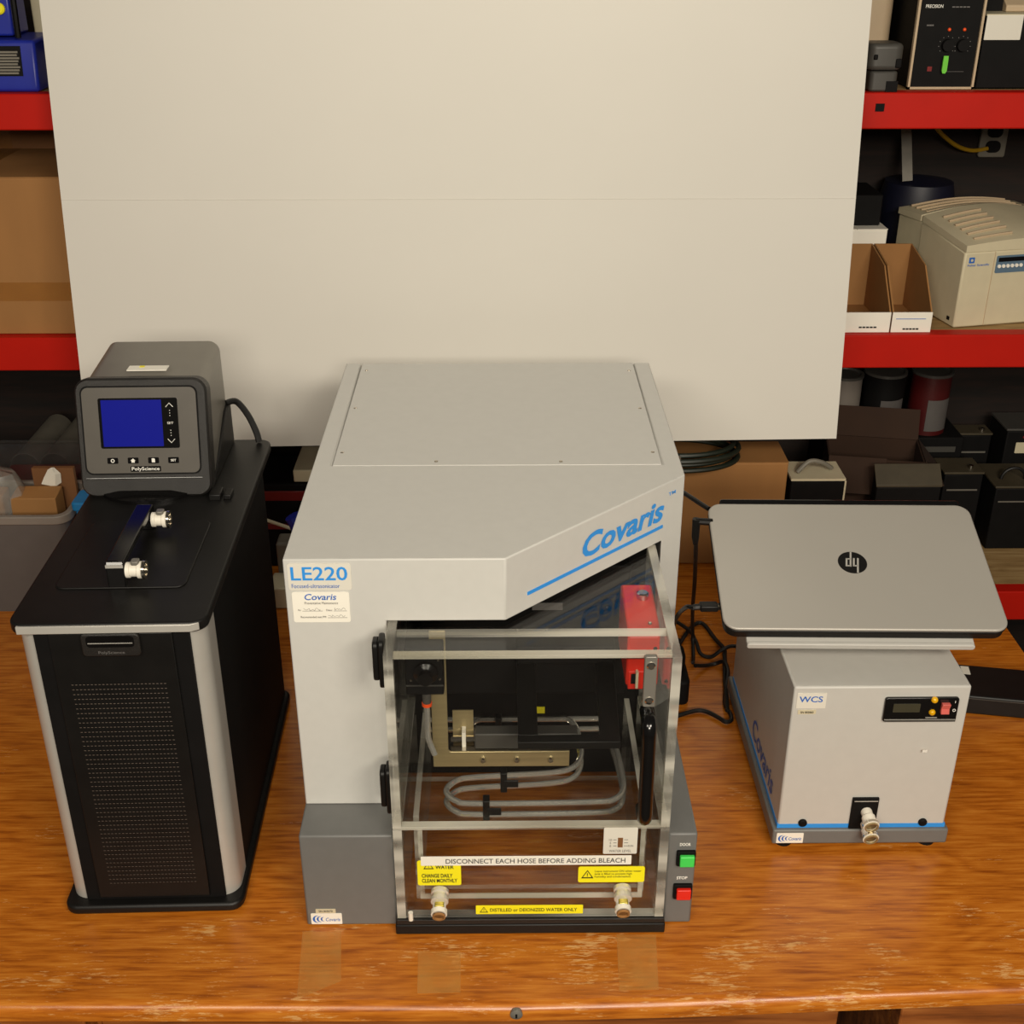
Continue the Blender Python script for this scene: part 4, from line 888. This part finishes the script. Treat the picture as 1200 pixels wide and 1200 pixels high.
t, a = binbox('picking_bin', 'open kraft picking bin with white front, beside the cream centrifuge', .855, .943, 1.222, 1.42, 'picking bins on the middle shelf')
dashes(t, 'ink', (0, 0, .008), .036, .0050 * .7); MB().box(-.035, .03, -.0008, 0, .0300, .0312).build('blue_rule', 'darkblueink', t)
wb = carton('label_carton', 'white-fronted carton with a blue line behind the picking bins', .745, .886, 1.43, 1.62, D2, .668, 'label', tape=False)
dashes(wb, 'ink', (.020, -.0950, .138), .050, .0052 * .7); MB().box(-.03, .065, -.0965, -.0950, .1240, .1262).build('blue_rule', 'darkblueink', wb)
tag(MB().box(.755, .875, 1.46, 1.60, .6705, .74).build('dark_carton', 'blackmatte', bevel=.003), 'dark box on top of the white-fronted carton behind the bins', 'box')
cf = thing('centrifuge', 'cream benchtop centrifuge with louvred curved lid on the middle red shelf', 'centrifuge', (1.002, 1.250, D2), (0, 0, R(12)))
MB().prism([(0, .0005), (.19, .0005), (.19, .190), (0, .168)], 'x', 0, .30).build('front_body', 'cream', cf, bevel=.004)
MB().prism([(.194, .0005), (.30, .0005), (.30, .185), (.194, .190)], 'x', .004, .296).build('rear_body', 'cream', cf, bevel=.004)
def lidsec(y, z0, hump):
    pts = [(0, z0)] + [(.30 * i / 14, z0 + .014 + hump * math.sin(math.pi * i / 14)) for i in range(15)] + [(.30, z0)]
    return [(x, y, z) for x, z in pts]
lid = MB().loft([lidsec(-.002, .1690, .010), lidsec(.06, .176, .018), lidsec(.188, .1910, .020)]).build('lid', 'cream', cf, smooth=True)
MB().loft([lidsec(.196, .1905, .018), lidsec(.298, .1860, .010)]).build('rear_cover', 'cream', cf, smooth=True)
for k in range(6):
    y = .022 + k * .026; z = .1690 + .022 * y / .19
    MB().tube([(x, y, z + .0155 + (.010 + .010 * min(1, y / .06)) * math.sin(math.pi * x / .30)) for x in [.028 + .09 * i / 6 for i in range(7)]], .0032, 6).build('louvre', 'tan', lid, smooth=True)
for k in range(4):
    y = .212 + k * .022
    MB().tube([(x, y, .2035 + .015 * math.sin(math.pi * x / .30)) for x in [.02 + .24 * i / 8 for i in range(9)]], .0028, 6).build('louvre', 'tan', lid, smooth=True)
plate('maker_mark', cf, 'darkblueink', (.018, 0, .1505), .0130, .0125, r=.001, t=.0008); plate('mark_core', cf, 'cream', (.018, -.0006, .1505), .0055, .0055, r=.002, t=.0008)
txt('Fisher Scientific', cf, 'darkblueink', (.0355, 0, .1395), .052, .0048, bold=.015)
MB().box(.0715, .0725, -.0012, .001, .002, .166).build('panel_seam', 'tan', cf)
cpn = plate('control_panel', cf, 'greyblue', (.1400, 0, .1380), .125, .038, r=.003, t=.0015)
MB().box(.0820, .165, -.0030, -.0014, .1440, .1530).build('readout', 'blackgloss', cpn)
for k in range(6): MB().lathe([(.0042, 0), (.0038, .002), (1e-5, .002)], (.0855 + .0105 * k, -.0015, .1340), (0, -1, 0), 12).build('key', 'label', cpn, smooth=True)
MB().box(-.0012, .001, .02, .03, .012, .02).build('side_vent', 'blackmatte', cf)
# wall outlet, yellow cable, dark drum with strap
ot = thing('wall_outlet', 'grey double wall outlet in the dark under the top right beam', 'outlet', (1.215, 1.755, .77))
MB().prism(rr(.066, .088, .006, 4, 0, .044), 'y', -.012, .0).build('cover_plate', 'duct', ot, bevel=.002)
for z in (.026, .062): MB().prism(rr(.036, .028, .012, 5, 0, z), 'y', -.016, -.0118).build('socket', 'blackmatte', ot)
cable('yellow_cord', [(1.00, 1.62, .895), (1.05, 1.66, .845), (1.11, 1.70, .806), (1.16, 1.725, .790), (1.20, 1.735, .793)], .005, 'yellow cord drooping to the wall outlet', 'yellowcable')
dr = thing('blue_drum', 'dark blue drum behind the centrifuge, with a grey strap over it', 'drum', (1.02, 1.665, D2))
MB().lathe([(.085, 0), (.088, .20), (.080, .235), (1e-5, .25)], (0, 0, .0005), (0, 0, 1), 28).build('drum_body', 'navy', dr, smooth=True)
MB().loft([[(-.045 + q, -.05 + .02 * k, .2440 + .035 * k + e) for q, e in ((-.012, 0), (.012, .002), (.012, .005), (-.012, .003))] for k in range(5)]).build('strap', 'strap', dr)

# ---- under the mid shelf, right
bx = thing('black_crate', 'black crate under the shelf carrying the paint cans', 'crate', (1.03, 1.645, D3))
MB().box(-.18, .18, -.06, .095, .0005, .240).build('crate_body', 'blackmatte', bx, bevel=.004); MB().box(-.16, .16, -.0625, -.06, .20, .215).build('crate_rib', 'charcoal', bx)
def can(label, x, y, r, h_, body, top, sleeve=None):
    t = thing('paint_can', label, 'can', (x, y, D3 + .2405), group='cans under the right shelf')
    MB().lathe([(r, 0), (r, h_)], (0, 0, .0), (0, 0, 1), 28).build('can_wall', body, t, smooth=True)
    MB().lathe([(r + .003, h_), (r + .003, h_ + .007), (r - .004, h_ + .008), (r - .006, h_ + .003), (1e-5, h_ + .003)], (0, 0, 0), (0, 0, 1), 28).build('can_lid', top, t, smooth=True)
    if sleeve:  # white labels coloured grey, under-shelf shade painted in
        b = MB(); n = 10
        ang = [R(-110 + 75 * i / n) for i in range(n + 1)]
        pts = [((r + .0012) * math.cos(q), (r + .0012) * math.sin(q)) for q in ang] + [((r + .0002) * math.cos(q), (r + .0002) * math.sin(q)) for q in ang[::-1]]
        b.prism(pts, 'z', h_ * .08, h_ * .62); b.build('can_label', sleeve, t)
can('white paint can beside the edge of the white board', .897, 1.645, .044, .150, 'rim', 'charcoal')  # white can coloured grey to stand for shelf shade
can('black paint can with a white label, between the white and red cans', 1.000, 1.645, .052, .158, 'blackmatte', 'charcoal', 'greytub')
can('dark red paint can with a white label and grey lid', 1.122, 1.645, .050, .158, 'redshade', 'charcoal', 'greytub')
ob_ = thing('open_carton', 'open brown carton with spread flaps in the dark below the paint cans', 'box', (.940, 1.470, D3), (0, 0, R(-10)))
a, b_, h_ = .115, .072, .262
for arg in ((-a, a, -b_, -b_ + .004, .0005, h_), (-a, a, b_ - .004, b_, .0005, h_), (-a, -a + .004, -b_ + .004, b_ - .004, .0005, h_), (a - .004, a, -b_ + .004, b_ - .004, .0005, h_)): MB().box(*arg).build('wall', 'kraftshade', ob_)
MB().box(-a + .004, a - .004, -b_ + .004, b_ - .004, .0005, .004).build('bottom', 'kraftshade', ob_)
MB().prism([(-b_, h_), (-b_ - .045, h_ - .075), (-b_ - .048, h_ - .073), (-b_, h_ + .004)], 'x', -a, a * .2).build('flap', 'kraftshade', ob_)
MB().prism([(b_, h_), (b_ + .03, h_ + .07), (b_ + .033, h_ + .068), (b_ + .004, h_)], 'x', -a, a).build('flap', 'kraftshade', ob_)
MB().prism([(a, h_), (a + .05, h_ - .06), (a + .053, h_ - .058), (a, h_ + .004)], 'y', -b_, b_).build('flap', 'kraftshade', ob_)
def gear(label, x0, x1, y0, y1, z0, z1, top='tanshade', slope=0., extra=True):
    t = thing('electronics_unit', label, 'device', ((x0 + x1) / 2, y0, z0), (0, 0, 0), 'old electronics under the right shelf'); a = (x1 - x0) / 2; d = y1 - y0; h_ = z1 - z0
    MB().prism([(0, .0005), (d, .0005), (d, h_ + slope), (0, h_)], 'x', -a, a).build('case', 'blackmatte', t, bevel=.003)
    MB().prism([(0, h_ + .0004), (d, h_ + slope + .0004), (d, h_ + slope + .006), (0, h_ + .006)], 'x', -a - .002, a + .002).build('cover', top, t, bevel=.001)
    if extra:
        MB().lathe([(.006, 0), (.006, .008), (1e-5, .010)], (a * .5, d * .3, h_ + .006 + slope * .3), (0, 0, 1), 12).build('knob', 'steel', t, smooth=True)
        MB().box(-a + .01, a - .01, -.0012, .001, h_ * .78, h_ * .80).build('trim_line', 'gunmetal', t)
    return t
gear('black electronics unit with tan cover, left of the two nearest the laptop corner', 1.118, 1.215, 1.44, 1.53, D3, .050)
gear('black electronics unit with tan cover, taller one behind in the dark right corner', 1.215, 1.300, 1.63, 1.69, D3, .075)
g3 = gear('black electronics unit with tan cover at the right picture edge above the low red beam', 1.245, 1.42, 1.42, 1.56, D3, .020)
g4 = gear('grey electronics unit with a cream plate, stacked behind at the right picture edge', 1.315, 1.48, 1.575, 1.69, D3, .110, 'charcoal', 0, False)
plate('cream_plate', g4, 'cream', (-.02, -.0002, .215), .07, .03); plate('pink_mark', g4, 'darkred', (-.03, -.0002, .245), .02, .006)
gear('low grey unit with a pale sloping cover, behind the laptop lid', .905, 1.06, 1.304, 1.342, D3, .080, 'tanshade', .04, False)
tag(MB().tube([(1.30 + .03 * math.cos(q), 1.46, .029 + .03 * math.sin(q)) for q in [R(12 * i) for i in range(16)]], .004, 8).build('cable_loop', 'cable', smooth=True), 'small black cable loop on the unit at the right picture edge', 'cable')
sb = thing('small_black_unit', 'small black unit with cream rim on the desk behind the laptop hinge', 'device', (.700, 1.115, .0015))
MB().box(-.062, .055, -.04, .05, 0, .205).build('case', 'blackmatte', sb, bevel=.003); MB().box(-.063, .056, -.041, .05, .2055, .2110).build('rim', 'cream', sb); MB().box(.0545, .058, -.041, -.038, .02, .205).build('trim', 'cream', sb)
tag(MB().tube(smooth_path([(.655, 1.10, .2165), (.68, 1.105, .24), (.71, 1.11, .235), (.735, 1.12, .2165)]), .005, 8).build('grey_hose', 'duct', smooth=True), 'short grey hose draped over the small black unit behind the laptop', 'hose')
